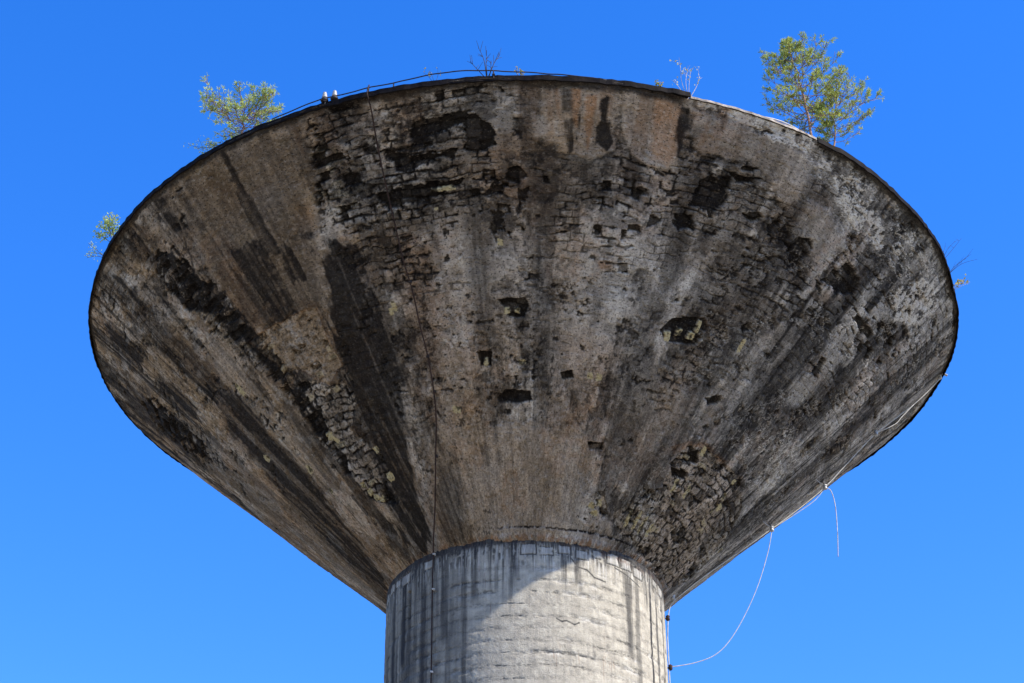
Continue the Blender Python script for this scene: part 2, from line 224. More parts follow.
RIM_OFFSETS = [(-100.8, 0.062), (-93.9, 0.037), (-85.1, -0.016), (-78.2, 0.05), (-59.7, -0.02), (-51.7, 0.041), (-43.6, 0.03), (-39.1, 0.025), (-34.1, 0.042), (-27.6, 0.037), (-22.8, 0.073), (-20.6, 0.008), (-14.5, -0.048), (-7.4, 0.045), (-3.2, 0.056), (3.2, -0.022), (10.8, 0.039), (15.6, 0.007), (19.1, -0.097), (26.0, -0.065), (36.1, -0.032), (41.1, -0.01), (53.4, -0.071), (59.9, -0.041), (65.9, -0.025), (73.9, -0.055), (78.7, 0.007), (85.0, 0.025), (90.1, 0.032), (98.0, 0.0)]

def rim_off(deg):
    """small irregularity of the rim radius, tapering to none on the far side"""
    t = np.array([a for a, b in RIM_OFFSETS]); v = np.array([b for a, b in RIM_OFFSETS])
    return np.interp(deg, np.concatenate([[-140], t, [140]]), np.concatenate([[0], v, [0]]))

# ------------------------------------------------------------------ helpers
def link(o):
    scene.collection.objects.link(o); return o

def tag(o, label=None, cat=None, group=None, kind=None):
    if label: o['label'] = label
    if cat: o['category'] = cat
    if group: o['group'] = group
    if kind: o['kind'] = kind
    return o

def empty(name, loc=(0, 0, 0)):
    o = bpy.data.objects.new(name, None); o.location = loc; o.empty_display_size = 0.3
    return link(o)

class MB:
    def __init__(s): s.v = []; s.f = []
    def tube(s, pts, rads, n=6, cap=True):
        pts = [Vector(p) for p in pts]
        if not hasattr(rads, '__len__'): rads = [rads] * len(pts)
        b = len(s.v); ref = Vector((0, 0, 1))
        for i, p in enumerate(pts):
            d = (pts[min(i + 1, len(pts) - 1)] - pts[max(i - 1, 0)])
            d = d.normalized() if d.length > 1e-9 else Vector((0, 0, 1))
            a = d.cross(ref)
            if a.length < 0.05: a = d.cross(Vector((0, 1, 0)))
            a.normalize(); c = d.cross(a)
            for k in range(n):
                t = 2 * PI * k / n
                s.v.append(p + (a * math.cos(t) + c * math.sin(t)) * rads[i])
        for i in range(len(pts) - 1):
            for k in range(n):
                k2 = (k + 1) % n
                s.f.append((b + i * n + k, b + i * n + k2, b + (i + 1) * n + k2, b + (i + 1) * n + k))
        if cap:
            s.f.append(tuple(b + k for k in range(n))[::-1]); e = b + (len(pts) - 1) * n
            s.f.append(tuple(e + k for k in range(n)))
    def box(s, c, size, mat=None):
        b = len(s.v); c = Vector(c)
        for dx in (-1, 1):
            for dy in (-1, 1):
                for dz in (-1, 1):
                    q = Vector((dx * size[0] / 2, dy * size[1] / 2, dz * size[2] / 2))
                    if mat is not None: q = mat @ q
                    s.v.append(c + q)
        for f in ((0, 1, 3, 2), (4, 6, 7, 5), (0, 4, 5, 1), (2, 3, 7, 6), (0, 2, 6, 4), (1, 5, 7, 3)):
            s.f.append(tuple(b + i for i in f))
    def lathe(s, prof, c, n=20, axis=None):
        b = len(s.v); c = Vector(c)
        q = Vector((0, 0, 1)).rotation_difference(axis or Vector((0, 0, 1)))
        for r, z in prof:
            for k in range(n):
                t = 2 * PI * k / n
                s.v.append(c + q @ Vector((r * math.cos(t), r * math.sin(t), z)))
        for i in range(len(prof) - 1):
            for k in range(n):
                k2 = (k + 1) % n
                s.f.append((b + i * n + k, b + i * n + k2, b + (i + 1) * n + k2, b + (i + 1) * n + k))
        s.f.append(tuple(b + k for k in range(n))[::-1]); e = b + (len(prof) - 1) * n
        s.f.append(tuple(e + k for k in range(n)))
    def blade(s, p, d, side, w):
        """a narrow diamond leaf"""
        b = len(s.v)
        s.v += [p, p + d * 0.45 + side * w, p + d, p + d * 0.45 - side * w]
        s.f.append((b, b + 1, b + 2, b + 3))
    def build(s, name, mat, parent=None, smooth=False):
        me = bpy.data.meshes.new(name)
        inv = parent_world(parent) if parent else Vector((0, 0, 0))
        me.from_pydata([tuple(Vector(v) - inv) for v in s.v], [], s.f)
        me.materials.append(mat)
        if smooth:
            me.polygons.foreach_set('use_smooth', [True] * len(me.polygons))
        o = bpy.data.objects.new(name, me); link(o)
        if parent: o.parent = parent
        return o

def parent_world(p):
    l = Vector((0, 0, 0))
    while p is not None:
        l = l + p.location; p = p.parent
    return l

def cone_pt(deg, s, off=0.0):
    """a point on the tank wall at azimuth deg and slope fraction s, off metres outward"""
    r = R0 + DR * s + float(rim_off(deg)) * max(0, s) ** 2 + NR * off
    z = ZJ + DZ * s + NZ * off
    return Vector((r * math.sin(rad(deg)), -r * math.cos(rad(deg)), z))

def cyl_pt(deg, z, off=0.0):
    r = R0 + off
    return Vector((r * math.sin(rad(deg)), -r * math.cos(rad(deg)), z))

# ---- numpy noise
_rng = np.random.default_rng(11)
_TAB = _rng.random((512, 512)).astype(np.float32)
def vn(x, y, seed=0):
    x = x + seed * 37.13; y = y + seed * 91.7
    xi = np.floor(x); yi = np.floor(y)
    fx = x - xi; fy = y - yi
    fx = fx * fx * (3 - 2 * fx); fy = fy * fy * (3 - 2 * fy)
    a = xi.astype(np.int64) & 511; b = yi.astype(np.int64) & 511
    a1 = (a + 1) & 511; b1 = (b + 1) & 511
    return (_TAB[a, b] * (1 - fx) + _TAB[a1, b] * fx) * (1 - fy) + (_TAB[a, b1] * (1 - fx) + _TAB[a1, b1] * fx) * fy
def fbm(x, y, oct=4, seed=0, gain=0.5):
    t = 0; a = 1; n = 0
    for i in range(oct):
        t = t + a * vn(x, y, seed + i * 3); n += a; a *= gain; x = x * 2.03; y = y * 2.03
    return t / n
def hsh(a, b, seed=0):
    a = (a.astype(np.int64) * 73 + b.astype(np.int64) * 179 + seed * 311); b = (a * 7 + seed * 57 + b.astype(np.int64) * 13)
    return _TAB[a & 511, b & 511]
def ss(x, a, b):
    t = np.clip((x - a) / (b - a), 0, 1); return t * t * (3 - 2 * t)

def add_attr(me, name, kind, arr):
    at = me.attributes.new(name, kind, 'POINT')
    key = 'vector' if kind == 'FLOAT_VECTOR' else 'color'
    at.data.foreach_set(key, np.ascontiguousarray(arr, dtype=np.float32).ravel())

def grid_mesh(name, P, closed, mat, parent, attrs):
    """P: rows x cols x 3; columns wrap round when closed"""
    nr, nc = P.shape[:2]
    me = bpy.data.meshes.new(name)
    idx = np.arange(nr * nc, dtype=np.int32).reshape(nr, nc)
    if closed:
        a = idx[:-1, :]; b = np.roll(idx, -1, 1)[:-1, :]; c = np.roll(idx, -1, 1)[1:, :]; d = idx[1:, :]
    else:
        a = idx[:-1, :-1]; b = idx[:-1, 1:]; c = idx[1:, 1:]; d = idx[1:, :-1]
    q = np.stack([a, b, c, d], -1).reshape(-1)
    nf = len(q) // 4
    me.vertices.add(nr * nc); me.vertices.foreach_set('co', P.astype(np.float32).ravel())
    me.loops.add(nf * 4); me.loops.foreach_set('vertex_index', q)
    me.polygons.add(nf); me.polygons.foreach_set('loop_start', np.arange(nf, dtype=np.int32) * 4)
    me.polygons.foreach_set('loop_total', np.full(nf, 4, dtype=np.int32))
    me.polygons.foreach_set('use_smooth', np.ones(nf, dtype=bool))
    me.update(calc_edges=True)
    for n, k, arr in attrs: add_attr(me, n, k, arr)
    me.materials.append(mat)
    o = bpy.data.objects.new(name, me); link(o)
    if parent: o.parent = parent
    return o

# ---- node helpers
class NT:
    def __init__(s, name):
        s.m = bpy.data.materials.new(name); s.m.use_nodes = True
        s.t = s.m.node_tree; s.t.nodes.clear()
        s.out = s.t.nodes.new('ShaderNodeOutputMaterial')
        s.b = s.t.nodes.new('ShaderNodeBsdfPrincipled')
        s.t.links.new(s.b.outputs[0], s.out.inputs[0])
        s.b.inputs['Specular IOR Level'].default_value = 0.2
    def put(s, sock, v):
        if isinstance(v, bpy.types.NodeSocket): s.t.links.new(v, sock)
        elif isinstance(v, (tuple, list)) and len(v) == 3 and sock.type == 'RGBA': sock.default_value = (*v, 1)
        else: sock.default_value = v
    def attr(s, name):
        n = s.t.nodes.new('ShaderNodeAttribute'); n.attribute_name = name; return n
    def sep(s, c):
        n = s.t.nodes.new('ShaderNodeSeparateColor'); s.put(n.inputs[0], c); return n.outputs
    def noise(s, vec, scale, detail=4, rough=0.55):
        n = s.t.nodes.new('ShaderNodeTexNoise'); n.inputs['Scale'].default_value = scale
        n.inputs['Detail'].default_value = detail; n.inputs['Roughness'].default_value = rough
        if vec is not None: s.put(n.inputs['Vector'], vec)
        return n.outputs['Fac']
    def scaled(s, vec, sc):
        n = s.t.nodes.new('ShaderNodeMapping'); n.inputs['Scale'].default_value = sc; s.put(n.inputs[0], vec); return n.outputs[0]
    def rng(s, v, a, b, c=0.0, d=1.0):
        n = s.t.nodes.new('ShaderNodeMapRange'); n.inputs[1].default_value = a; n.inputs[2].default_value = b
        n.inputs[3].default_value = c; n.inputs[4].default_value = d; n.clamp = True; s.put(n.inputs[0], v); return n.outputs[0]
    def math(s, op, a, b=0.0):
        n = s.t.nodes.new('ShaderNodeMath'); n.operation = op; s.put(n.inputs[0], a); s.put(n.inputs[1], b); return n.outputs[0]
    def mix(s, f, a, b, blend='MIX'):
        n = s.t.nodes.new('ShaderNodeMix'); n.data_type = 'RGBA'; n.blend_type = blend
        s.put(n.inputs[0], f); s.put(n.inputs[6], a); s.put(n.inputs[7], b); return n.outputs[2]
    def bump(s, h, dist, strength=1.0):
        n = s.t.nodes.new('ShaderNodeBump'); n.inputs['Distance'].default_value = dist; n.inputs['Strength'].default_value = strength
        s.put(n.inputs['Height'], h); s.t.links.new(n.outputs[0], s.b.inputs['Normal'])
    def obj(s):
        return s.t.nodes.new('ShaderNodeTexCoord').outputs['Object']

def simple_mat(name, c1, c2, scale=8, rough=0.8, metal=0.0, detail=4, bump=0.0):
    t = NT(name); o = t.obj(); n = t.noise(o, scale, detail)
    t.put(t.b.inputs['Base Color'], t.mix(t.rng(n, 0.3, 0.7), c1, c2))
    t.b.inputs['Roughness'].default_value = rough; t.b.inputs['Metallic'].default_value = metal
    if bump: t.bump(n, bump)
    return t.m

# ------------------------------------------------------------------ materials
def weathered_wall():
    """plastered masonry of the tank: clean and stained plaster, bare stone, rust, lime crust, moss"""
    t = NT('weathered_plaster')
    A = t.attr('wear_shade_a'); B = t.attr('wear_b'); W = t.attr('wall_coord').outputs['Vector']
    a = t.sep(A.outputs['Color']); dark, bare, stone = a[0], a[1], a[2]; rust = A.outputs['Alpha']
    b = t.sep(B.outputs['Color']); pale, cream, moss = b[0], b[1], b[2]; warm = B.outputs['Alpha']
    fine = t.noise(W, 34, 5, 0.65); mid = t.noise(W, 5.5, 6, 0.62); coarse = t.noise(W, 0.9, 4, 0.55)
    streak = t.noise(t.scaled(W, (7.0, 0.8, 1)), 1.6, 5, 0.6)
    cool = t.mix(t.rng(mid, 0.3, 0.7), COL['cool_a'], COL['cool_b'])
    wrm = t.mix(t.rng(mid, 0.3, 0.7), COL['warm_a'], COL['warm_b'])
    base = t.mix(t.math('ADD', warm, t.rng(coarse, 0.3, 0.7, -0.25, 0.25)), cool, wrm)
    base = t.mix(t.rng(streak, 0.38, 0.68, 0, 0.45), base, COL['grime'])
    st = t.mix(stone, COL['stone_a'], COL['stone_b'])
    st = t.mix(t.rng(mid, 0.45, 0.75, 0, 0.5), st, COL['grime'])
    base = t.mix(bare, base, st)
    base = t.mix(t.math('MULTIPLY', pale, t.rng(fine, 0.25, 0.6, 0.5, 1.0)), base, COL['lime'])
    base = t.mix(t.math('MULTIPLY', rust, t.rng(mid, 0.2, 0.6, 0.6, 1.0)), base, COL['rust'])
    base = t.mix(cream, base, COL['cream'])
    base = t.mix(t.math('MULTIPLY', moss, t.rng(fine, 0.35, 0.65)), base, COL['moss'])
    sd = t.mix(t.rng(mid, 0.3, 0.7), COL['soot_shade_a'], COL['soot_shade_b'])
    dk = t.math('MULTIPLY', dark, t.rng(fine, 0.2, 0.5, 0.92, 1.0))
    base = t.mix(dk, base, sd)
    mot = t.noise(W, 13, 6, 0.72)
    base = t.mix(t.math('MULTIPLY', t.rng(mot, 0.46, 0.66, 0.0, 0.60), t.rng(t.noise(W, 1.3, 4, 0.6), 0.35, 0.62, 0.3, 1.0)), base, COL['speck'], 'MULTIPLY')
    pits = t.noise(W, 24, 3, 0.7)
    base = t.mix(t.rng(pits, 0.565, 0.62, 0.0, 0.85), base, COL['soot_shade_b'])
    fleck = t.noise(t.scaled(W, (1, 1, 1)), 19, 3, 0.75)
    base = t.mix(t.math('MULTIPLY', t.rng(fleck, 0.60, 0.66, 0.0, 0.38), t.math('SUBTRACT', 1.0, t.math('MULTIPLY', dark, 0.7))), base, COL['fleck'])
    base = t.mix(t.math('MULTIPLY', t.rng(mot, 0.46, 0.30, 0.0, 0.42), t.math('SUBTRACT', 1.0, dark)), base, COL['lime'])
    t.put(t.b.inputs['Base Color'], base)
    t.b.inputs['Roughness'].default_value = 0.95
    t.b.inputs['Specular IOR Level'].default_value = 0.05
    t.bump(t.math('ADD', fine, mid), 0.035, 1.0)
    return t.m

COL = {
    'cool_a': (0.27, 0.25, 0.235), 'cool_b': (0.56, 0.52, 0.48),
    'warm_a': (0.215, 0.148, 0.088), 'warm_b': (0.48, 0.345, 0.215),
    'grime': (0.055, 0.050, 0.047),
    'stone_a': (0.18, 0.145, 0.11), 'stone_b': (0.52, 0.42, 0.32),
    'lime': (0.70, 0.66, 0.61), 'rust': (0.34, 0.19, 0.10), 'cream': (0.44, 0.37, 0.21),
    'moss': (0.075, 0.08, 0.02), 'soot_shade_a': (0.004, 0.004, 0.006), 'soot_shade_b': (0.015, 0.013, 0.012),  # near-black of soot stains, also painted as shade inside the holes
    'fleck': (0.52, 0.45, 0.37), 'speck': (0.40, 0.39, 0.38),
}

def concrete_shaft():
    t = NT('cast_concrete')
    A = t.attr('wear_shade_a'); W = t.attr('wall_coord').outputs['Vector']
    a = t.sep(A.outputs['Color']); dark, pale, plate = a[0], a[1], a[2]; rust = A.outputs['Alpha']
    fine = t.noise(W, 40, 5, 0.65); mid = t.noise(W, 4, 6, 0.6)
    streak = t.noise(t.scaled(W, (9.0, 0.7, 1)), 1.3, 5, 0.6)
    base = t.mix(t.rng(mid, 0.3, 0.7), (0.30, 0.275, 0.23), (0.47, 0.435, 0.365))
    base = t.mix(t.rng(streak, 0.46, 0.68, 0, 0.4), base, (0.20, 0.185, 0.165))
    base = t.mix(t.rng(t.noise(W, 9, 6, 0.72), 0.48, 0.68, 0, 0.55), base, (0.20, 0.185, 0.16))
    base = t.mix(plate, base, (0.34, 0.33, 0.31))
    base = t.mix(t.math('MULTIPLY', pale, t.rng(fine, 0.3, 0.6, 0.4, 1.0)), base, (0.66, 0.65, 0.63))
    base = t.mix(rust, base, (0.20, 0.10, 0.055))
    base = t.mix(t.math('MULTIPLY', dark, t.rng(fine, 0.2, 0.6, 0.88, 1.0)), base, (0.018, 0.019, 0.024))
    base = t.mix(t.rng(fine, 0.3, 0.75, 0.0, 0.4), base, (0.6, 0.6, 0.6), 'MULTIPLY')
    t.put(t.b.inputs['Base Color'], base)
    t.b.inputs['Roughness'].default_value = 0.95
    t.b.inputs['Specular IOR Level'].default_value = 0.1
    t.bump(t.math('ADD', fine, mid), 0.02, 0.8)
    return t.m

def foliage_mat(name, c1, c2, c3):
    t = NT(name)
    g = t.t.nodes.new('ShaderNodeNewGeometry')
    o = t.obj(); n = t.noise(o, 3.5, 3); n2 = t.noise(o, 60, 2)
    c = t.mix(t.rng(n, 0.35, 0.65), c1, c2)
    c = t.mix(t.rng(n2, 0.5, 0.66), c, c3)
    t.put(t.b.inputs['Base Color'], c); t.b.inputs['Roughness'].default_value = 0.6
    tr = t.t.nodes.new('ShaderNodeBsdfTranslucent'); t.put(tr.inputs[0], c)
    mx = t.t.nodes.new('ShaderNodeMixShader'); mx.inputs[0].default_value = 0.4
    t.t.links.new(t.b.outputs[0], mx.inputs[1]); t.t.links.new(tr.outputs[0], mx.inputs[2]); t.t.links.new(mx.outputs[0], t.out.inputs[0])
    return t.m

MAT = {}
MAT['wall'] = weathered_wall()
MAT['shaft'] = concrete_shaft()
MAT['edge'] = simple_mat('tarred_roof_edge', (0.004, 0.004, 0.005), (0.014, 0.012, 0.012), 5, 0.7, bump=0.02)
MAT['edge'].node_tree.nodes['Principled BSDF'].inputs['Specular IOR Level'].default_value = 0.03
MAT['roof'] = simple_mat('roof_felt', (0.05, 0.05, 0.05), (0.10, 0.095, 0.09), 3, 0.9)
MAT['crust'] = simple_mat('lime_crust', (0.05, 0.042, 0.038), (0.36, 0.32, 0.28), 6, 0.95, bump=0.03)
MAT['dark_iron'] = simple_mat('dark_painted_iron', (0.012, 0.012, 0.014), (0.04, 0.032, 0.03), 14, 0.6)
MAT['rusty_iron'] = simple_mat('rusty_iron', (0.012, 0.008, 0.008), (0.05, 0.028, 0.022), 12, 0.8)
MAT['porcelain'] = simple_mat('white_porcelain', (0.26, 0.26, 0.25), (0.40, 0.39, 0.38), 6, 0.25)
MAT['cable'] = simple_mat('grey_cable_sheath', (0.30, 0.29, 0.28), (0.48, 0.47, 0.46), 9, 0.6)
MAT['zinc'] = simple_mat('galvanised_metal', (0.22, 0.22, 0.23), (0.40, 0.40, 0.41), 20, 0.5, 0.3)
MAT['bark'] = simple_mat('pine_bark', (0.13, 0.075, 0.05), (0.30, 0.19, 0.14), 20, 0.9, bump=0.005)
MAT['grey_bark'] = simple_mat('pale_bark', (0.22, 0.19, 0.17), (0.50, 0.46, 0.42), 14, 0.9)
MAT['twig'] = simple_mat('dead_twig', (0.025, 0.022, 0.02), (0.06, 0.052, 0.046), 14, 0.9)
MAT['needles'] = foliage_mat('pine_needles', (0.13, 0.20, 0.05), (0.36, 0.43, 0.08), (0.56, 0.53, 0.15))
MAT['needles_dry'] = foliage_mat('yellowing_needles', (0.20, 0.30, 0.08), (0.42, 0.50, 0.12), (0.50, 0.48, 0.20))
MAT['leaf_pale'] = foliage_mat('pale_birch_leaf', (0.30, 0.33, 0.22), (0.50, 0.50, 0.38), (0.45, 0.42, 0.12))
MAT['leaf_yellow'] = foliage_mat('yellow_leaf', (0.30, 0.28, 0.06), (0.42, 0.30, 0.10), (0.22, 0.28, 0.06))

# ------------------------------------------------------------------ ground
def build_ground():
    t = NT('dry_grass_and_gravel')
    o = t.obj(); n1 = t.noise(o, 0.08, 6, 0.6); n2 = t.noise(o, 3, 6, 0.7)
    c = t.mix(t.rng(n1, 0.42, 0.6), (0.29, 0.245, 0.175), (0.18, 0.165, 0.09))
    c = t.mix(t.rng(n2, 0.3, 0.7, 0, 0.5), c, (0.32, 0.27, 0.21))
    t.put(t.b.inputs['Base Color'], c); t.b.inputs['Roughness'].default_value = 1.0
    t.bump(n2, 0.05)
    # one sheet: fine rings near the tower, coarse to the horizon
    radii = [0, 3, 8, 16, 30, 50, 80, 130, 220, 400, 800, 1600, 3200, 6000]
    nc = 64
    P = np.zeros((len(radii), nc, 3)); th = np.arange(nc) / nc * 2 * PI
    for i, r in enumerate(radii):
        P[i, :, 0] = r * np.cos(th); P[i, :, 1] = r * np.sin(th)
        if r > 60: P[i, :, 2] = -0.6 * (0.5 + 0.5 * np.sin(th * 3 + i)) * min(1, r / 400)
    g = grid_mesh('ground', P, True, t.m, None, [])
    # grid winding is reversed for a flat sheet seen from above
    g.data.flip_normals() if g.data.polygons[70].normal.z < 0 else None
    tag(g, kind='structure')
build_ground()

# ------------------------------------------------------------------ the water tower
tower = empty('water_tower', (0, 0, 0))
tag(tower, 'huge derelict water tower, stained inverted cone tank on a round concrete shaft', 'water tower')

def columns(front, nfront, nback):
    a = np.linspace(-front, front, nfront)
    b = np.linspace(front, 360 - front, nback + 2)[1:-1]
    return np.concatenate([a, b])

def build_tank():
    deg = columns(124, 1750, 90)
    sv = np.concatenate([np.linspace(-0.03, 1.0, 640)])
    TH, S = np.meshgrid(deg, sv)
    TH = TH.astype(np.float64); D2 = ((TH + 180) % 360) - 180
    thr = np.radians(D2)
    rr = R0 + DR * S
    X = thr * 7.0; Y = S * LEN            # flattened wall metres
    nr, nc = TH.shape
    dark = np.zeros_like(X); void = np.zeros_like(X); rust = np.zeros_like(X); plain = np.zeros_like(X)
    light = np.zeros_like(X); bare = np.zeros_like(X); lime = np.zeros_like(X); moss = np.zeros_like(X); kno = np.zeros_like(X)
    redw = np.zeros_like(X); creamy = np.zeros_like(X)
    wob1 = fbm(X * 1.6, Y * 1.1, 5, 1, 0.6) - 0.5; wob2 = fbm(X * 5, Y * 5, 4, 2, 0.6) - 0.5
    wobs = fbm(thr * 34, S * 1.8, 3, 4, 0.6)
    fmask = {'D': dark, 'V': void, 'O': rust, 'P': plain, 'L': light, 'E': bare, 'W': lime, 'M': moss, 'K': kno, 'R': redw}
    def window(x0, x1, y0, y1):
        d0, d1 = math.degrees(x0 / 7), math.degrees(x1 / 7)
        front = deg[:1750]
        c0 = np.searchsorted(front, d0); c1 = np.searchsorted(front, d1)
        r0 = np.searchsorted(sv, y0 / LEN); r1 = np.searchsorted(sv, y1 / LEN)
        return slice(r0, max(r1, r0 + 1)), slice(c0, max(c1, c0 + 1))
    for kind, st, soft, en, poly in FEATURES:
        P = [(math.radians(a) * 7.0, s * LEN) for a, s in poly]
        xs = [p[0] for p in P]; ys = [p[1] for p in P]; m = soft + en + 0.05
        ws = window(min(xs) - m, max(xs) + m, min(ys) - m, max(ys) + m)
        x = X[ws]; y = Y[ws]
        if x.size == 0: continue
        inside = np.zeros(x.shape, bool); dist = np.full(x.shape, 1e9)
        for i in range(len(P)):
            (x1, y1), (x2, y2) = P[i], P[(i + 1) % len(P)]
            cond = ((y1 > y) != (y2 > y))
            with np.errstate(divide='ignore', invalid='ignore'):
                xi = (x2 - x1) * (y - y1) / ((y2 - y1) if y2 != y1 else 1e-9) + x1
            inside ^= cond & (x < xi)
            dx, dy = x2 - x1, y2 - y1; L2 = dx * dx + dy * dy + 1e-9
            t = np.clip(((x - x1) * dx + (y - y1) * dy) / L2, 0, 1)
            dist = np.minimum(dist, np.hypot(x - x1 - t * dx, y - y1 - t * dy))
        sd = np.where(inside, dist, -dist)
        sd = sd + en * (1.2 * wob1[ws] + 1.5 * wob2[ws]) + (0.5 * (wobs[ws] - 0.5) if kind in 'DLK' else 0)
        v = ss(sd, -soft, soft) * st
        fmask[kind][ws] = np.maximum(fmask[kind][ws], v)
    # -------- masonry courses
    wx = X + 0.10 * (fbm(X * 2.5, Y * 2.5, 3, 5) - 0.5) + 0.045 * (fbm(X * 8, Y * 8, 3, 15) - 0.5); wy = Y + 0.30 * (fbm(X * 1.6, Y * 1.6, 3, 6) - 0.5) + 0.045 * (fbm(X * 7, Y * 7, 3, 16) - 0.5)
    H = 0.175
    row = np.floor(wy / H); rrow = R0 + DR * (row + 0.5) * H / LEN
    xm = (wx / 7.0) * rrow
    wrow = 0.22 + 0.12 * hsh(row, row * 0, 3)
    xc = xm / wrow + hsh(row, row * 0, 4) * 9
    col = np.floor(xc)
    fx = xc - col
    shift = 0.18 * (hsh(row, col, 5) - 0.5)      # uneven widths
    jl = np.where(hsh(row, col - 1, 12) > 0.72, 9.0, fx * wrow); jr = np.where(hsh(row, col, 12) > 0.72, 9.0, (1 - fx) * wrow)
    dj = np.minimum(np.minimum(jl, jr), (wy / H - row) * H)
    dj = np.minimum(dj, (1 - (wy / H - row)) * H)
    h1 = hsh(row, col, 6); h2 = hsh(row, col, 7); h3 = hsh(row, col, 8)
    n1 = fbm(X * 0.55, Y * 0.35, 4, 20); n2 = fbm(X * 1.7, Y * 1.7, 5, 21, 0.6); n3 = fbm(X * 7, Y * 7, 4, 22, 0.6); n4 = fbm(X * 22, Y * 22, 3, 23, 0.6)
    # -------- where plaster is lost
    loss = ss(n2 + 0.35 * (n3 - 0.5) + 0.25 * (n1 - 0.5), 0.64, 0.69) * ss(S, 0.22, 0.4)
    loss = np.maximum(loss, ss(bare + 0.6 * (n3 - 0.5) + 0.5 * (n2 - 0.5), 0.42, 0.58) * (bare > 0.02))
    loss *= (1 - plain)
    loss *= 1 - 0.85 * ss(fbm(X * 1.9, Y * 2.6, 5, 24, 0.6), 0.50, 0.56) * (bare < 0.85) * (bare > 0.02)
    # stones missing altogether inside ragged zones
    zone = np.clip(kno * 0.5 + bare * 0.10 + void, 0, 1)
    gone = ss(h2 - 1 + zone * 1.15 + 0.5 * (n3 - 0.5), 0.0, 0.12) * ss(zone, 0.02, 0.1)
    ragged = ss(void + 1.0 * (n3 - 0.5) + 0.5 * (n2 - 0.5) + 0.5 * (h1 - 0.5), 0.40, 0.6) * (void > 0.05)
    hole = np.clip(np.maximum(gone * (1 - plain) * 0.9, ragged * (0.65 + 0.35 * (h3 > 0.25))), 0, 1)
    # -------- thin joint cracks telegraphing through the plaster
    gate = ss(fbm(X * 1.1, Y * 1.1, 4, 30), 0.43, 0.60) * ss(fbm(X * 6, Y * 6, 3, 31), 0.40, 0.52)
    region = ss(S, 0.12, 0.3) * (0.45 + 0.55 * ss(S, 0.45, 0.75)) * (1 - plain) * (1 - 0.5 * ss(-D2, 35, 55))
    crack = (1 - ss(dj + 0.012 * (n4 - 0.5), 0.004, 0.016)) * gate * region
    # -------- vertical run-off staining (follows the fall line of the cone)
    u = thr + 0.012 * (fbm(thr * 6, S * 3, 3, 40) - 0.5)
    s1 = fbm(u * 9, S * 0.9, 3, 41); s2 = fbm(u * 26, S * 1.6, 3, 42); s3 = fbm(u * 80, S * 3.0, 3, 43); s4 = fbm(u * 190, S * 6, 2, 44)
    sideness = ss(np.abs(D2), 25, 60)
    run = 0.55 * s1 + 0.3 * s2 + 0.15 * s3
    stain = ss(run + 0.30 * (n2 - 0.5) + 0.25 * (n1 - 0.5), 0.49, 0.59) * (0.52 + 0.2 * sideness)
    fine_run = ss(0.5 * s3 + 0.3 * s2 + 0.2 * s4, 0.52, 0.68) * (0.20 + 0.55 * sideness) * ss(S, 0.0, 0.2)
    blotch = ss(fbm(X * 2.6, Y * 1.6, 5, 50, 0.62), 0.55, 0.68) * 0.55 * ss(S, 0.3, 0.6) * (1 - 0.7 * plain) * 0.65
    spots = ss(fbm(X * 9, Y * 8, 3, 51, 0.6), 0.66, 0.74) * 0.75 * ss(fbm(X * 0.9, Y * 0.9, 3, 52), 0.42, 0.6)
    patchy = ss(fbm(X * 0.8, Y * 0.8, 4, 58), 0.38, 0.6)
    fl1 = ss(fbm(X * 1.5, Y * 1.2, 5, 90, 0.55) + 0.05 * (n4 - 0.5), 0.555, 0.570); fl2 = ss(fbm(X * 1.1, Y * 0.9, 5, 91, 0.55), 0.56, 0.572); fl3 = ss(fbm(X * 3.2, Y * 2.6, 4, 92, 0.6), 0.60, 0.615)
    flake = np.clip(0.38 * fl1 + 0.32 * fl3, 0, 1) * (1 - 0.7 * plain)
    mott = 0.36 * (0.35 + 0.65 * patchy) * ss(fbm(X * 4.2, Y * 4.6, 5, 54, 0.72), 0.50, 0.64) * (1 - 0.75 * plain) * ss(S, 0.1, 0.3)
    mott2 = 0.6 * ss(fbm(X * 15, Y * 13, 3, 55, 0.6), 0.60, 0.70) * ss(fbm(X * 1.4, Y * 1.0, 3, 56), 0.42, 0.58) * (1 - 0.8 * plain)
    D = 1 - (1 - stain) * (1 - fine_run) * (1 - blotch) * (1 - spots) * (1 - mott) * (1 - mott2) * (1 - flake)
    # block-shaped tone changes and open joints where the plaster skin is thin
    show = ss(fbm(X * 0.7, Y * 0.7, 4, 32), 0.46, 0.60) * region * (1 - 0.8 * plain)
    tone = show * (0.26 * ss(h1, 0.66, 0.70) + 0.24 * ss(h3, 0.80, 0.83))
    slot = ss(fbm(X * 6, Y * 8, 4, 33, 0.6), 0.575, 0.605) * (1 - ss(dj + 0.02 * (n4 - 0.5), 0.022, 0.036)) * np.clip(show + bare, 0, 1) * (1 - 0.8 * redw)
    chip = ss(h2, 0.93, 0.935) * (1 - ss(np.abs((wy / H - row) - 0.5) + 0.5 * (n3 - 0.5), 0.22, 0.30)) * show * ss(dj, 0.01, 0.03) * (h1 > 0.35)
    D = D * (1 - 0.55 * ss(bare, 0.7, 0.98))
    D = 1 - (1 - D) * (1 - tone)
    D = D * (1 - 0.82 * light) * (1 - 0.55 * plain * ss(D2, -12, -5))
    feat_d = dark * (1.25 + 0.9 * (s3 - 0.5) + 0.9 * (s2 - 0.5) + 0.35 * (n3 - 0.5))
    feat_k = np.clip(kno * 1.1, 0, 1) * ss(fbm(X * 5, Y * 7, 5, 27, 0.7) + 0.25 * (h1 - 0.5) + 0.25 * (kno - 0.5), 0.40, 0.54) * 0.97
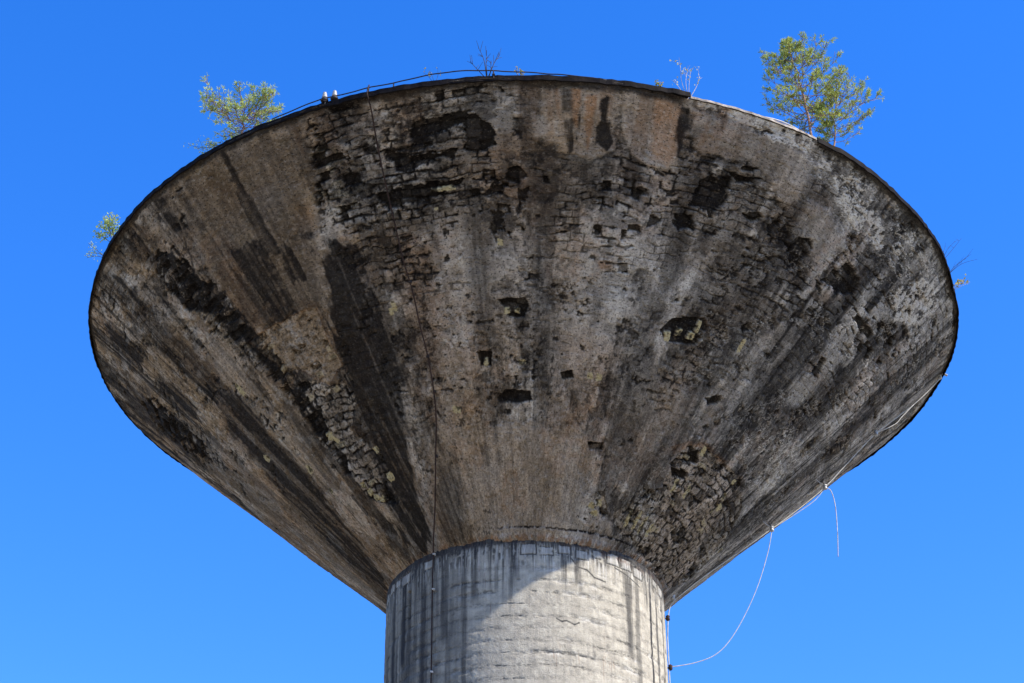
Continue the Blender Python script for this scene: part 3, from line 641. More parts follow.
    D = np.maximum(D, np.clip(np.maximum(np.clip(feat_d, 0, 0.95) * (1 - 0.35 * (dark < 0.955) * ss(s2 + 0.3 * (n3 - 0.5), 0.52, 0.66)), feat_k), 0, 0.97))
    D = 1 - (1 - D) * (1 - hole * 0.97) * (1 - crack * 0.92) * (1 - slot * 0.95) * (1 - chip * 0.93)  # hole insides coloured near-black, standing in for the shade of recesses
    jw = 0.012 + 0.05 * ss(n3, 0.4, 0.75)
    jd = (1 - ss(dj + 0.03 * (n4 - 0.5), 0.2 * jw, jw)) * loss
    D = 1 - (1 - D) * (1 - jd * (0.25 + 0.7 * ss(n3, 0.44, 0.6)) * (1 - 0.7 * redw)) * (1 - 0.6 * loss * (h2 > 0.78) * (1 - redw)) * (1 - 0.75 * loss * (1 - 0.5 * redw) * ss(fbm(X * 13, Y * 13, 3, 26, 0.65), 0.56, 0.66))
    # pock marks
    pr = np.random.default_rng(5)
    pock = np.zeros_like(X)
    for i in range(330):
        px = math.radians(pr.uniform(-110, 110)) * 7; py = pr.uniform(0.15, 0.98) * LEN
        if pr.random() < 0.5: px = math.radians(pr.normal(-2, 16)) * 7; py = pr.uniform(0.2, 0.75) * LEN
        w = 0.015 + 0.07 * pr.random() ** 4; hgt = w * pr.uniform(0.5, 1.1)
        sc = (R0 + DR * py / LEN) / 7
        ws = window(px - w * 2 / sc, px + w * 2 / sc, py - hgt * 2, py + hgt * 2)
        q = np.hypot((X[ws] - px) * sc / w, (Y[ws] - py) / hgt)
        pock[ws] = np.maximum(pock[ws], 1 - ss(q + 1.4 * (n4[ws] - 0.5), 0.7, 1.15))
    pock *= (1 - 0.7 * (plain > 0.5))
    D = 1 - (1 - D) * (1 - pock * 0.9)
    # cream stones
    stonebump = np.zeros_like(X)
    for a, s, w, hgt in PALE_STONES:
        px = math.radians(a) * 7; py = s * LEN; sc = (R0 + DR * s) / 7
        ws = window(px - w * 1.6 / sc, px + w * 1.6 / sc, py - hgt * 1.6, py + hgt * 1.6)
        sk = 0.35 * (px * 7 % 1 - 0.5); xq = (X[ws] - px) * sc / w; yq = (Y[ws] - py) / hgt
        q = np.maximum(np.maximum(np.abs(xq + sk * yq), np.abs(yq - sk * xq)), np.abs(xq + yq) * 0.62)
        v = 1 - ss(q * 1.1 + 0.7 * (n3[ws] - 0.5) + 0.6 * (n4[ws] - 0.5), 0.84, 0.96)
        creamy[ws] = np.maximum(creamy[ws], v); stonebump[ws] = np.maximum(stonebump[ws], v)
    rare = (h3 > 0.95) * ss(bare + kno * 0.8, 0.5, 0.8) * ss(dj, 0.02, 0.05) * (h2 < 0.75) * (S < 0.6)
    creamy = np.maximum(creamy, rare * 0.6 * loss)
    creamy = np.maximum(creamy, 0.30 * redw * ss(n3, 0.3, 0.55))
    D = D * (1 - 0.93 * creamy) + creamy * 0.8 * ss(n3 + 0.5 * (n4 - 0.5), 0.5, 0.62); hole = hole * (1 - creamy)
    # lime crust: broken, thready
    lm = ss(fbm(X * 9, Y * 5, 5, 60, 0.7) + 0.25 * (lime - 0.5), 0.46, 0.58) * np.minimum(1, lime * 1.9)
    thin = ss(1 - np.abs(fbm(X * 7, Y * 7, 4, 61, 0.65) - 0.5) * 10, 0.4, 0.9) * ss(fbm(X * 3, Y * 3, 3, 62), 0.38, 0.5)
    lm = np.clip(np.maximum(lm * (0.30 + 0.6 * (lime > 0.68)), 1.6 * thin * lime), 0, 1) * (lime > 0.03)
    lm = np.maximum(lm, thin * 0.5 * ss(D2, 15, 45) * ss(n2, 0.46, 0.6))
    D = D * (1 - 0.85 * lm)
    # foot of the cone: grimy, rust at the ledge
    foot = 1 - ss(S * LEN, 0.03, 0.10 + 0.10 * n2)
    rust = np.maximum(rust * (0.4 + 0.9 * s3), foot * 0.8 * ss(n3, 0.4, 0.6))
    rust = np.maximum(rust, 0.35 * ss(s2, 0.6, 0.72) * ss(S, 0.75, 0.95) * (np.abs(D2) < 30))
    redrim = redw * (1 - ss(redw, 0.55, 0.88))
    rust = np.clip(np.maximum(rust, redrim * 1.6) + 0.6 * redw * ss(n3, 0.25, 0.55) + 0.30 * ss(fbm(X * 0.9, Y * 0.7, 4, 95), 0.5, 0.62) * ss(n3, 0.35, 0.6), 0, 0.9)
    warm = np.clip(0.50 - D2 / 75.0 * 0.6 + (n1 - 0.5) * 0.9 + redw * 0.6 - 0.25 * ss(D2, 30, 70), 0, 1)
    pale = np.clip(lm + 0.30 * np.clip(light - 0.5, 0, 1) * 2 * ss(n3, 0.35, 0.6) + 0.26 * show * ss(1 - h1, 0.76, 0.80) + 0.35 * ss(bare, 0.6, 0.95) * ss(n3, 0.45, 0.6) + 0.28 * light * ss(s2 + 0.3 * n3, 0.4, 0.8) + 0.18 * ss(n3, 0.62, 0.75) * loss + 0.26 * fl2 * (1 - plain) + (0.15 + 0.35 * patchy) * ss(fbm(X * 5, Y * 4, 5, 57, 0.7), 0.54, 0.68) * (1 - plain), 0, 1)
    # top edge is blackened
    topdark = ss(S * LEN, LEN - 0.16 - 0.35 * (s2 - 0.2) * (np.abs(D2 + 10) < 40), LEN - 0.05 - 0.12 * s3)
    D = np.maximum(D, topdark * 0.9 * (1 - ss(lime, 0.2, 0.5)) * (1 - 0.8 * ss(D2, 18, 20) * (1 - ss(D2, 35, 37))))
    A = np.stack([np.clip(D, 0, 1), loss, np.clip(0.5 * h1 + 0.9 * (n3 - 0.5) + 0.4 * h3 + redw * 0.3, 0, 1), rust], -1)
    mossv = np.clip(moss * 1.1 + 0.25 * ss(fbm(X * 2, Y * 2, 3, 70), 0.6, 0.7) * (D2 < -15), 0, 1) * ss(n3, 0.45, 0.6)
    Bc = np.stack([pale, creamy, mossv, warm], -1)
    collar = (1 - ss(Y + 0.10 * (n3 - 0.5), 0.22, 0.25)) * ss(D2 + 20 * (n2 - 0.5), -12, -8) * (1 - ss(D2, 34, 40))
    cl = (1 - ss(np.abs(Y + 0.10 * (n3 - 0.5) - 0.25), 0.008, 0.03)) * ss(D2, -12, -8) * (1 - ss(D2, 40, 46)) * ss(n3, 0.36, 0.5)
    A[..., 0] = np.clip(A[..., 0] * (1 - 0.5 * collar) + 0.9 * cl, 0, 1); A[..., 3] = np.clip(np.maximum(A[..., 3], 0.5 * cl), 0, 1)
    # -------- relief, metres into the wall
    h = 0.022 * (n2 - 0.5) + 0.016 * (n3 - 0.5) + 0.008 * (n4 - 0.5)
    h -= 0.02 * plain
    h += loss * (0.012 + 0.012 * (h1 - 0.4) * (1 - 0.5 * redw) + (0.003 + 0.020 * ss(n3, 0.46, 0.7)) * (1 - 0.6 * redw) * (1 - ss(dj, 0.0, 0.03)))
    h += np.maximum(hole, pock * 0.3) * (0.05 + 0.06 * h3)
    h -= 0.035 * collar
    h += crack * 0.02 + slot * 0.022 + chip * 0.03 + 0.012 * fl1 + 0.010 * fl3 - 0.008 * fl2
    h -= stonebump * 0.0
    h -= 0.012 * lm
    h -= 0.035 * foot * ss(n2 + 0.4 * n3, 0.55, 0.62) * (D2 > -12) * (D2 < 35)
    h *= ss(S, -0.03, 0.0) * (1 - 0.6 * ss(S, 0.985, 1.0))
    big = fbm(X * 0.35, Y * 0.3, 3, 80) - 0.5
    h += 0.10 * big * ss(S, 0.05, 0.3) * (1 - ss(S, 0.85, 1.0))
    off = rim_off(D2) * np.maximum(S, 0) ** 2
    r = rr + off - NR * h
    z = ZJ + DZ * S - NZ * h
    Pts = np.stack([r * np.sin(thr), -r * np.cos(thr), z], -1)
    # close over the rim: lip inward
    def ring(dr, dz):
        rx = (rr[-1] + off[-1]) + dr
        return np.stack([rx * np.sin(thr[-1]), -rx * np.cos(thr[-1]), np.full(nc, ZR + dz)], -1)[None]
    Pts = np.concatenate([Pts, ring(-0.02, 0.03), ring(-0.30, 0.03), ring(-0.9, -0.15)], 0)
    ext = lambda a: np.concatenate([a, a[-1:], a[-1:], a[-1:]], 0)
    Wc = np.stack([X, Y, X * 0], -1)
    o = grid_mesh('tank', Pts, True, MAT['wall'], tower, [('wear_shade_a', 'FLOAT_COLOR', ext(A)), ('wear_b', 'FLOAT_COLOR', ext(Bc)), ('wall_coord', 'FLOAT_VECTOR', ext(Wc))])
    return o
build_tank()

def build_shaft():
    deg = columns(105, 1000, 60)
    zl = np.concatenate([np.linspace(0.3, -4.6, 400), np.linspace(-4.9, -ZJ, 50)])
    TH, Z = np.meshgrid(deg, zl); D2 = ((TH + 180) % 360) - 180; thr = np.radians(D2)
    X = thr * R0; Y = Z
    n2 = fbm(X * 1.7, Y * 1.7, 5, 101, 0.6); n3 = fbm(X * 7, Y * 7, 4, 102, 0.6); n4 = fbm(X * 22, Y * 22, 3, 103, 0.6)
    s2 = fbm(X * 4.5, Y * 0.35, 3, 104); s3 = fbm(X * 14, Y * 0.6, 3, 105); s4 = fbm(X * 40, Y * 1.5, 2, 106)
    depth = -Z
    dark = np.zeros_like(X)
    # run-off from the joint: length varies round the shaft
    ln = 0.32 + 1.5 * ss(s3, 0.5, 0.85) + 0.7 * ss(s2, 0.45, 0.7)
    dark = np.maximum(dark, 1.0 * (1 - ss(depth, 0.10, ln)) * ss(0.6 * s3 + 0.4 * s4, 0.30, 0.58))
    dark = np.maximum(dark, 0.9 * (1 - ss(depth + 0.40 * (n3 - 0.5) + 0.3 * (s4 - 0.5), 0.08, 0.20)))
    dark = np.maximum(dark, 0.85 * (1 - ss(depth + 0.6 * (s3 - 0.5) + 0.3 * (s4 - 0.5), 0.2, 0.6)) * ss(n3, 0.35, 0.6))
    for a, w, z0, z1, st in SHAFT_STREAKS:
        q = np.abs(X - math.radians(a) * R0 + 0.05 * (n2 - 0.5)) / w
        v = (1 - ss(q + 0.8 * (s4 - 0.5), 0.5, 1.2)) * ss(depth, z0 - 0.1, z0 + 0.15) * (1 - ss(depth, z1 - 0.4, z1)) * st
        dark = np.maximum(dark, v * (0.95 + 0.5 * s3))
    # left side: grimy streaks, plus the shaft's shaded side deepened in colour
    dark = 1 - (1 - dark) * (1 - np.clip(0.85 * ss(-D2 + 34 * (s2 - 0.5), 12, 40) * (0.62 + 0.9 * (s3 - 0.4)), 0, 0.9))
    # pour lines: eroded, wavy
    wz = Y + 0.10 * (fbm(X * 0.8, Y * 0.8, 3, 110) - 0.5) + 0.04 * (n3 - 0.5)
    lift = np.abs((wz / 0.285) % 1 - 0.5) * 0.285
    gl = ss(fbm(X * 1.3, Y * 3.0, 4, 111), 0.46, 0.60) * ss(depth, 0.5, 0.9)
    wid = 0.01 + 0.05 * ss(fbm(X * 3, Y * 6, 4, 113), 0.45, 0.7)
    line = (1 - ss(lift + 0.05 * (n3 - 0.5) + 0.03 * (n4 - 0.5), 0.1 * wid, wid)) * gl * ss(fbm(X * 5, Y * 5, 3, 114), 0.38, 0.55)
    rough = (1 - ss(lift + 0.06 * (n3 - 0.5), 0.02, 0.12)) * ss(fbm(X * 1.0, Y * 2.0, 4, 112), 0.44, 0.58) * ss(depth, 0.4, 0.8)
    # blocks under the joint
    bw = 0.40; bx = X / bw + 0.3; cx = np.floor(bx); fx = (bx - cx)
    hb = hsh(cx, cx * 0, 9); hb2 = hsh(cx, cx * 0, 10)
    w0 = 0.22 + 0.1 * hb2; zc = 0.26 + 0.16 * (hb - 0.5); hh = 0.07 + 0.06 * hb2
    ex = np.abs(fx - 0.5) * bw - w0 * bw * 1.3; ez = np.abs(depth - zc) - hh
    e = np.maximum(ex, ez) + 0.02 * (n4 - 0.5)
    e = e + 0.05 * (n3 - 0.5)
    inb = (1 - ss(e, -0.015, 0.0)) * (hb > 0.22)
    outl = (1 - ss(np.abs(e - 0.012), 0.004, 0.03)) * (hb > 0.22) * ss(n3 + 0.4 * hb2, 0.36, 0.52)
    dark = np.maximum(dark, outl * 0.85); dark = dark * (1 - 0.55 * inb)
    grit = fbm(X * 16, Y * 30, 4, 117, 0.7)
    band = (0.45 + 1.1 * ss(grit, 0.46, 0.60)) * (1 - ss(lift + 0.09 * (n3 - 0.5) + 0.05 * (n4 - 0.5), 0.01, 0.07)) * ss(fbm(X * 0.9, Y * 2.2, 4, 116), 0.40, 0.56) * ss(depth, 0.4, 0.8)
    dark = 1 - (1 - dark) * (1 - 0.24 * band) * (1 - line * 0.5 * ss(grit, 0.4, 0.55)) * (1 - 0.35 * rough * ss(fbm(X * 10, Y * 26, 3, 115, 0.65), 0.5, 0.62)) * (1 - 0.4 * ss(n3, 0.62, 0.75) * ss(n2, 0.5, 0.65))
    rust = 0.75 * (1 - ss(depth + 0.3 * (n2 - 0.5), 0.05, 0.28)) * ss(n3, 0.52, 0.62) + 0.5 * ss(s4, 0.78, 0.86) * ss(n2, 0.55, 0.62)
    wash = 0.5 * ss(s4 + 0.5 * (n3 - 0.5) + 0.3 * (s3 - 0.5), 0.56, 0.72) * (1 - ss(depth, 0.3, 1.1)) * ss(depth, 0.08, 0.2)
    dark = dark * (1 - 0.8 * wash)
    pale = wash + rough * 0.35 * ss(n3, 0.45, 0.6)
    # crack near the top of the sunlit side
    for pts in SHAFT_CRACKS:
        for (a0, z0), (a1, z1) in zip(pts[:-1], pts[1:]):
            x0, x1 = math.radians(a0) * R0, math.radians(a1) * R0
            dx, dy = x1 - x0, -(z1 - z0); L2 = dx * dx + dy * dy
            t = np.clip(((X - x0) * dx + (Y + z0) * dy) / L2, 0, 1)
            q = np.hypot(X - x0 - t * dx, Y + z0 - t * dy) + 0.02 * (n4 - 0.5)
            dark = np.maximum(dark, 0.9 * (1 - ss(q, 0.006, 0.03)))
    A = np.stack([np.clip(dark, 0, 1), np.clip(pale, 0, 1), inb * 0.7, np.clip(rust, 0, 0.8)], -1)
    h = 0.012 * (n2 - 0.5) + 0.009 * (n3 - 0.5) + 0.006 * (n4 - 0.5) + 0.014 * line + 0.006 * band * grit + rough * 0.03 * fbm(X * 8, Y * 22, 3, 115, 0.65) + 0.02 * outl + 0.015 * (1 - ss(depth, 0.05, 0.5)) * n3
    # a slit opening on the left
    sx = X + math.radians(53.0) * R0
    slit = (1 - ss(np.maximum(np.abs(sx) - 0.055, np.abs(depth - 1.0) - 0.34) + 0.02 * (n4 - 0.5), -0.01, 0.015))
    h += slit * 0.14; A[..., 0] = np.maximum(A[..., 0], slit * 0.9)
    r = R0 - h
    Pts = np.stack([r * np.sin(thr), -r * np.cos(thr), ZJ + Z], -1)
    grid_mesh('shaft', Pts[::-1], True, MAT['shaft'], tower, [('wear_shade_a', 'FLOAT_COLOR', A[::-1]), ('wall_coord', 'FLOAT_VECTOR', np.stack([X, Y, X * 0], -1)[::-1])])
SHAFT_STREAKS = [(60, .05, .1, 5, .8), (-66, .10, 0.2, 5, .7), (-57, .10, .2, 2.6, .75), (-53, .08, .2, 5, .6), (-44, .10, .1, 5, .55), (-33, .12, .1, 2.4, .55), (-24, .06, .2, 4.5, .5), (-20, .10, .1, 1.6, .5),
                 (-11, .05, .1, 1.5, .45), (-3, .05, .1, 1.2, .4), (9, .04, .1, .9, .5), (22, .04, .15, 1.5, .35), (45, .12, .1, 2.6, .6), (50, .09, .2, 5, .5), (57, .04, .1, 1.2, .6), (66, .06, .2, 5, .6), (74, .07, .2, 5, .55)]
SHAFT_CRACKS = [[(18, .42), (21, .62), (25, .66), (28, .80), (33, .84)], [(38, .42), (45, .50), (52, .62)], [(12, 1.9), (14, 1.96), (16, 1.93), (19, 2.0), (21, 1.94)]]
build_shaft()

def ring_strip(d0, d1, prof, step=0.4, jit=0.0, seed=1):
    """sweep a closed profile of (outward, up) offsets along the rim between two azimuths"""
    rnd = random.Random(seed); m = MB(); n = max(2, int((d1 - d0) / step) + 1); k = len(prof)
    for i in range(n):
        a = d0 + (d1 - d0) * i / (n - 1); base = cone_pt(a, 1.0)
        o = Vector((math.sin(rad(a)), -math.cos(rad(a)), 0))
        j = rnd.uniform(-jit, jit); j2 = rnd.uniform(-jit, jit)
        for q, (dx, dz) in enumerate(prof):
            m.v.append(base + o * (dx + (j if dx > -0.05 else 0)) + Vector((0, 0, dz + (j2 if dz < 0 else j * 0.5))))
    for i in range(n - 1):
        for q in range(k):
            q2 = (q + 1) % k
            m.f.append((i * k + q, i * k + q2, (i + 1) * k + q2, (i + 1) * k + q))
    if abs((d1 - d0) - 360) < 0.01: pass
    m.f.append(tuple(range(k))[::-1]); m.f.append(tuple((n - 1) * k + q for q in range(k)))
    return m

edge_prof = [(-0.28, 0.04), (-0.28, 0.085), (0.03, 0.085), (0.035, -0.045), (0.006, -0.05), (0.0, 0.04)]
e1 = ring_strip(36.5, 379.2, edge_prof, 0.7, 0.012, 3)      # black edge everywhere except the crusted stretch
ro = e1.build('roof_edge', MAT['edge'], tower)
e2 = ring_strip(19.4, 36.3, [(-0.26, 0.035), (-0.26, 0.075), (0.02, 0.07), (0.035, 0.0), (0.0, 0.035)], 0.5, 0.006, 5)
tag(e2.build('roof_edge', MAT['crust'], tower), 'whitish crumbling stretch of roof edge')

def build_roof():
    m = MB(); n = 96
    prof = [(R1 - 0.22, ZR + 0.045), (R1 - 3.5, ZR + 0.25), (R1 - 7.5, ZR + 0.45), (0.02, ZR + 0.5)]
    for r, z in prof:
        for k in range(n):
            t = 2 * PI * k / n; m.v.append(Vector((r * math.cos(t), r * math.sin(t), z)))
    for i in range(len(prof) - 1):
        for k in range(n):
            k2 = (k + 1) % n; m.f.append((i * n + k, i * n + k2, (i + 1) * n + k2, (i + 1) * n + k))
    m.build('roof', MAT['roof'], tower, True)
build_roof()

# rail along the near rim
def rim_point(deg, up=0.0, out=0.0):
    a = rad(deg); b = cone_pt(deg, 1.0)
    return b + Vector((math.sin(a), -math.cos(a), 0)) * out + Vector((0, 0, up))
RAIL = [(-29.5, .13), (-26, .17), (-22, .21), (-19, .25), (-17, .29), (-14, .30), (-10, .33), (-6, .30), (-2, .22), (2, .21), (4, .19), (6, .15), (8, .11), (9.5, .06)]
def build_rail():
    m = MB(); ds = np.arange(-29.5, 9.6, 0.5)
    m.tube([rim_point(d, 0.85 * float(np.interp(d, [a for a, b in RAIL], [b for a, b in RAIL])) + 0.004 * math.sin(d * 1.7), -0.01) for d in ds], 0.013, 8)
    r = m.build('rim_rail', MAT['dark_iron'], tower, True)
    for d in (-22.4, -17.3, -14.4, -3.0):
        m = MB(); h = 0.85 * float(np.interp(d, [a for a, b in RAIL], [b for a, b in RAIL]))
        m.tube([rim_point(d, 0.0, -0.01), rim_point(d, h, -0.01)], 0.014, 6)
        m.box(rim_point(d, 0.095, -0.01), (0.06, 0.06, 0.02))
        m.build('post', MAT['dark_iron'], r)
build_rail()
m = MB(); ds = np.arange(28.5, 34.6, 0.4)
m.tube([rim_point(d, 0.08 + 0.07 * math.sin((d - 28.5) / 6.1 * PI), -0.03) for d in ds], 0.016, 8)
tag(m.build('bent_strip', MAT['cable'], tower, True), 'pale bent metal strip on the crusted rim')

# ------------------------------------------------------------------ insulators
def insulator(deg, label):
    p = rim_point(deg, 0.12, -0.05); root = empty('insulator', p)
    tag(root, label, 'insulator', 'white insulators on the rim')
    m = MB(); m.lathe([(0.02, 0), (0.075, 0.0), (0.085, 0.03), (0.07, 0.07), (0.05, 0.09), (0.02, 0.10)], p, 16); m.tube([p - Vector((0, 0, 0.02)), p + Vector((0, 0, 0.16))], 0.014, 6)
    m.build('pin', MAT['dark_iron'], root, True)
    m = MB(); m.lathe([(0.03, 0.09), (0.056, 0.09), (0.058, 0.12), (0.044, 0.135), (0.05, 0.15), (0.05, 0.175), (0.036, 0.19), (0.043, 0.21), (0.036, 0.235), (0.018, 0.245)], p, 20)
    m.build('porcelain_bell', MAT['porcelain'], root, True)
insulator(-22.6, 'white porcelain insulator on the rim rail, the lower of a pair at left')
insulator(-21.45, 'white porcelain insulator on the rim rail, the upper of a pair nearer the down conductor')

# ------------------------------------------------------------------ down conductor on the left
def smooth_path(pts, sub=6):
    out = []
    n = len(pts)
    for i in range(n - 1):
        p0, p1, p2, p3 = pts[max(i - 1, 0)], pts[i], pts[i + 1], pts[min(i + 2, n - 1)]
        for k in range(sub):
            t = k / sub
            out.append(0.5 * ((2 * p1) + (p2 - p0) * t + (2 * p0 - 5 * p1 + 4 * p2 - p3) * t * t + (3 * p1 - p0 - 3 * p2 + p3) * t ** 3))
    out.append(pts[-1]); return out

def build_conductor():
    C = [(-17.2, 1.007), (-17.2, 0.969), (-17.6, 0.896), (-17.8, 0.799), (-18.0, 0.712), (-18.1, 0.641), (-18.0, 0.579), (-18.2, 0.501), (-18.4, 0.433), (-19.0, 0.354), (-20.5, 0.288), (-23.3, 0.211), (-28.6, 0.112), (-36.2, 0.02)]
    root = empty('lightning_conductor', rim_point(-17.2, 0.1, 0.05))
    tag(root, 'thin rusty conductor wire running down the tank and the left of the shaft', 'wire')
    pts = [rim_point(-17.2, 0.28, 0.02)] + [cone_pt(a, s, 0.07 + 0.02 * math.sin(s * 40)) for a, s in C] + [cyl_pt(-38.3, ZJ - 0.12, 0.05), cyl_pt(-38.7, ZJ - 0.6, 0.04)]
    pts = smooth_path(pts)
    z = ZJ - 0.7
    i = 0
    while z > 0.3:
        pts.append(cyl_pt(-38.5 + 0.15 * math.sin(z * 2.1), z, 0.04)); z -= 0.35
    m = MB(); m.tube(pts, 0.016, 6); m.build('wire', MAT['rusty_iron'], root, True)
    for a, s in [(-18.4, 0.433), (-19.0, 0.354), (-18.0, 0.6), (-18.0, 0.75), (-23.3, 0.211)]:
        m = MB(); c = cone_pt(a, s, 0.035)
        m.tube([cone_pt(a, s, -0.05), cone_pt(a, s, 0.09)], 0.014, 6); m.box(c + Vector((0, 0, -0.03)), (0.07, 0.05, 0.03))
        m.build('clip', MAT['dark_iron'], root)
    for z in (ZJ - 0.07, ZJ - 0.92, ZJ - 2.85):
        m = MB(); o = Vector((math.sin(rad(-38.4)), -math.cos(rad(-38.4)), 0))
        m.tube([cyl_pt(-38.4, z, -0.05), cyl_pt(-38.0, z, 0.07), cyl_pt(-37.0, z - 0.03, 0.09)], 0.022, 6)
        m.build('clip', MAT['cable'], root)
build_conductor()

# ------------------------------------------------------------------ pale cable on the right
def side_pt(r, z, az=95.0):
    return Vector((r * math.sin(rad(az)), -r * math.cos(rad(az)), z))
def build_cable():
    root = empty('aerial_cable', side_pt(10.57, 27.82))
    tag(root, 'pale cable strung on brackets down the right edge of the tank to the shaft', 'cable')
    main = [(10.62, 27.86), (10.17, 27.36), (9.72, 26.93), (9.22, 26.52), (8.75, 26.13), (8.02, 25.33), (7.33, 24.56), (6.66, 23.96), (5.93, 23.37), (5.03, 22.67), (4.22, 22.05), (3.52, 21.45)]
    P = smooth_path([side_pt(*q) for q in main], 5)
    rnd = random.Random(4)
    m = MB(); m.tube(P, 0.013, 6); 
    m.tube(smooth_path([side_pt(3.52, 21.45), side_pt(3.36, 21.2), side_pt(3.29, 20.6), side_pt(3.28, 19.72), side_pt(3.28, 15), side_pt(3.28, 8), side_pt(3.28, 1)], 5), 0.013, 6)
    m.build('main_cable', MAT['cable'], root, True)
    m = MB(); m.tube(smooth_path([side_pt(9.8, 27.0), side_pt(9.45, 26.62), side_pt(9.25, 26.40), side_pt(8.75, 26.13)], 5), 0.012, 6)
    m.build('slack_cable', MAT['cable'], root, True)
    m = MB(); m.tube(smooth_path([side_pt(7.33, 24.56), side_pt(7.05, 24.19), side_pt(6.55, 23.80), side_pt(5.93, 23.37)], 5), 0.009, 6)
    m.build('slack_cable', MAT['cable'], root, True)
    for q in [(10.57, 27.86), (8.75, 26.13), (7.33, 24.56), (5.93, 23.37), (3.45, 21.5)]:
        m = MB(); c = side_pt(*q); foot = side_pt(q[0] - 0.45, q[1] + 0.42) if q[0] > 3.6 else side_pt(3.1, 21.3)
        m.tube([foot, c], 0.013, 6)
        m.lathe([(0.02, -0.07), (0.05, -0.06), (0.05, -0.02), (0.03, 0.0), (0.05, 0.02), (0.045, 0.06), (0.02, 0.07)], c, 12)
        b = m.build('bracket', MAT['zinc'], root, True)
        m = MB(); m.tube([c + Vector((0, 0, 0.04)), c + Vector((-0.07, -0.02, 0.15)), c + Vector((-0.02, -0.02, 0.2))], 0.012, 6)
        m.build('hook', MAT['dark_iron'], b)
    for q in [(3.31, 20.95), (3.30, 19.72)]:
        m = MB(); m.tube([side_pt(3.12, q[1]), side_pt(3.30, q[1])], 0.018, 6); m.lathe([(0.03, -0.06), (0.055, -0.03), (0.04, 0.02), (0.055, 0.05), (0.02, 0.08)], side_pt(3.31, q[1]), 10)
        tag(m.build('bracket', MAT['rusty_iron'], root, True), 'rusty bracket on the shaft')
    m = MB(); q = side_pt(10.62, 27.95); m.tube([q + Vector((-0.2, 0, 0.12)), q + Vector((0.15, 0, -0.06))], 0.03, 6)
    m.build('end_clamp', MAT['porcelain'], root)
    return root
build_cable()
def loose(pts, label):
    P = smooth_path([side_pt(*q) for q in pts], 8)
    m = MB(); m.tube(P, 0.0105, 6)
    o = m.build('loose_wire', MAT['cable'], None, True)
    tag(o, label, 'wire')
loose([(7.33, 24.54), (7.46, 24.46), (7.53, 24.07), (7.52, 23.4), (7.47, 22.68)], 'short thin wire end dangling straight down from a cable bracket')
loose([(5.93, 23.34), (5.79, 22.75), (5.49, 21.88), (5.12, 21.09), (4.73, 20.45), (4.36, 20.07), (3.88, 19.86), (3.33, 19.74)], 'long thin wire sagging in a curve from the tank to the shaft')

# ------------------------------------------------------------------ vegetation on the rim
def needle_tuft(m, p, d, rnd, n=9, ln=0.085, w=0.009):
    for i in range(n):
        v = (d * rnd.uniform(0.2, 1.0) + Vector((rnd.gauss(0, 1), rnd.gauss(0, 1), rnd.gauss(0, 1))) * 0.55).normalized()
        side = v.cross(Vector((rnd.gauss(0, 1), rnd.gauss(0, 1), rnd.gauss(0, 1)))).normalized()
        m.blade(p + Vector((rnd.gauss(0, .012), rnd.gauss(0, .012), rnd.gauss(0, .012))), v * ln * rnd.uniform(0.7, 1.2), side, w)

